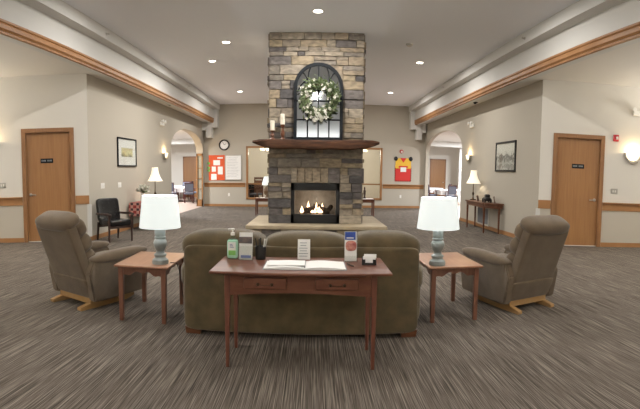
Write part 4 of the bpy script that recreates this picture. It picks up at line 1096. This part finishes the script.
# ================================================================= THE ROOMS BEYOND
t = thing('french_door', 'narrow glazed wooden door folded open inside the left archway', 'door', (-5.09, 20.06, .01))
bm = BM(); W_, H_ = .29, 2.3
b2(bm, (0, 0, 0), (.05, .045, H_)); b2(bm, (W_ - .05, 0, 0), (W_, .045, H_)); b2(bm, (0, 0, H_ - .09), (W_, .045, H_)); b2(bm, (0, 0, 0), (W_, .045, .3)); 
for z in (.75, 1.2, 1.65): b2(bm, (0, .01, z), (W_, .035, z + .025))
obj('door_frame', bm, M['oakdoor'], t)
bm = BM(); b2(bm, (.04, .018, .28), (W_ - .04, .024, H_ - .08)); obj('pane', bm, M['glass'], t)
lamp('archway_warm_fill', 'POINT', (-5.6, 19.3, 2.1), 30, (1, .72, .36), .06)  # warm light added to yellow the archway door, without any fixture

def dining_chair():
    t = thing('dining_chair', 'x', 'chair', (0, 0, 0), 0, 'dining chairs in the far dining room')
    bm = BM(); pillow(bm, (0, 0, .46), (.46, .46, .09), .3, None, 8); obj('seat', bm, M['greych'], t, True)
    bm = BM(); pillow(bm, (0, -.22, .76), (.44, .07, .42), .3, RX(8), 8); obj('backrest', bm, M['greych'], t, True)
    for sx in (-1, 1):
        bm = BM(); box(bm, (sx * .2, .19, .22), (.04, .04, .44), 0, taper=(.7, .7)); obj('leg', bm, M['mahog'], t)
        bm = BM(); tube(bm, [(sx * .2, -.22, .0), (sx * .2, -.19, .45), (sx * .2, -.26, .98)], .022, 8); obj('leg', bm, M['mahog'], t)
        bm = BM(); tube(bm, [(sx * .23, .16, .44), (sx * .24, .16, .66), (sx * .24, -.2, .68)], .018, 8); obj('armrest', bm, M['mahog'], t)
    bm = BM(); b2(bm, (-.22, -.3, .96), (.22, -.26, 1.0)); obj('crest_rail', bm, M['mahog'], t)
    return t
def dining_table(label, x, y):
    t = thing('dining_table', label, 'table', (x, y, .004), 0, 'dining tables in the far dining rooms')
    bm = BM(); b2(bm, (-.6, -.6, .7), (.6, .6, .74)); obj('tabletop', bm, M['mahog'], t)
    bm = BM(); lathe(bm, [(.3, 0), (.28, .05), (.06, .09), (.05, .7)], seg=16); obj('pedestal', bm, M['mahog'], t, 'auto')
    bm = BM(); b2(bm, (-.63, -.63, .742), (.63, .63, .748))
    for s in (-1, 1):
        b2(bm, (s * .63, -.63, .5), (s * .636, .63, .748)); b2(bm, (-.63, s * .63, .5), (.63, s * .636, .748))
    tag(obj('tablecloth', bm, M['cloth']), 'white cloth over the ' + label, 'tablecloth', 'white dining tablecloths').location = (x, y, .004)
dining_table('dining table nearest the left archway', -6.9, 23.3)
dining_table('dining table farther inside the left dining room', -7.9, 26.0)
dining_table('dining table seen through the right archway', 6.9, 23.2)
dining_table('dining table farther inside the right dining room', 6.6, 26.2)
proto = dining_chair(); proto.location = (-6.02, 22.2, .004); proto.rotation_euler = (0, 0, .35)
proto['label'] = 'grey dining chair in front of the nearest left-archway table, right side'
for lab, x, y, a in (('grey dining chair in front of the nearest left-archway table, left side', -6.95, 22.3, 0.0), ('grey dining chair right of the nearest left-archway table', -5.98, 23.5, 1.5),
                     ('grey dining chair behind the nearest left-archway table', -6.8, 24.4, PI), ('grey dining chair beside the farther left dining table', -7.0, 25.6, 1.6), ('grey dining chair in front of the farther left dining table', -7.9, 25.0, 0),
                     ('grey dining chair in front of the near right-archway table', 6.7, 22.3, 0), ('grey dining chair left of the near right-archway table', 6.0, 23.3, -1.5), ('grey dining chair right of the near right-archway table', 7.95, 23.2, 1.5),
                     ('grey dining chair beside the farther right dining table', 7.5, 26.0, 1.5)):
    dup(proto, lab, (x, y, .004), a)
# chair behind the left interior window
t = thing('wooden_chair', 'wooden armchair seen through the left interior window', 'chair', (-2.75, 22.3, .004), math.radians(150))
bm = BM(); pillow(bm, (0, 0, .45), (.5, .5, .1), .3, None, 8); obj('seat', bm, M['greych'], t, True)
bm = BM(); b2(bm, (-.26, -.26, 1.15), (.26, -.22, 1.25)); b2(bm, (-.2, -.25, .5), (.2, -.22, 1.1)); obj('backrest', bm, M['walnut'], t)
for sx in (-1, 1):
    bm = BM(); box(bm, (sx * .23, .2, .33), (.045, .045, .66), 0); obj('leg', bm, M['walnut'], t)
    bm = BM(); box(bm, (sx * .24, -.24, .62), (.045, .045, 1.24), 0); obj('leg', bm, M['walnut'], t)
    bm = BM(); b2(bm, (sx * .24 - .03, -.24, .66), (sx * .24 + .03, .25, .69)); obj('armrest', bm, M['walnut'], t)
t = thing('storage_box', 'low dark cabinet seen through the left interior window', 'cabinet', (-3.1, 23.4, .004))
bm = BM(); b2(bm, (-.35, -.2, 0), (.35, .2, .95), .01); obj('body', bm, M['slate'], t)
bm = BM()
for z in (.3, .6): b2(bm, (-.33, -.21, z), (.33, -.2, z + .02))
obj('drawer_gap', bm, M['black'], t)
# pendant chandeliers in the sitting room
for lab, x in (('lit pendant bowl seen through the left interior window', -2.3), ('lit pendant bowl seen through the right interior window', 2.25)):
    t = thing('pendant_light', lab, 'pendant light', (x, 22.8, 3.3), 0, 'sitting room pendants')
    bm = BM(); tube(bm, [(0, 0, 0), (0, 0, -.65)], .012, 8); obj('stem', bm, M['bronze'], t)
    for k in range(5):
        bm = BM(); a = 2 * PI * k / 5; lathe(bm, [(.03, 0), (.08, -.06), (.09, -.14), (.08, -.14), (.07, -.06), (.0, -.01)], (.25 * math.cos(a), .25 * math.sin(a), -.6), 12); obj('glass_shade', bm, M['bowl'], t, True)
    lamp('pendant_glow', 'POINT', (0, 0, -.9), DINING_W * .24, (1, .9, .74), .15, t)
for x, y in ((-7.6, 17.5), (-7.8, 22.5), (7.6, 17.5), (7.8, 22.5)):
    lamp('dining_ceiling_light', 'AREA', (x, y, 3.25), DINING_W, (.92, .95, 1), .5)
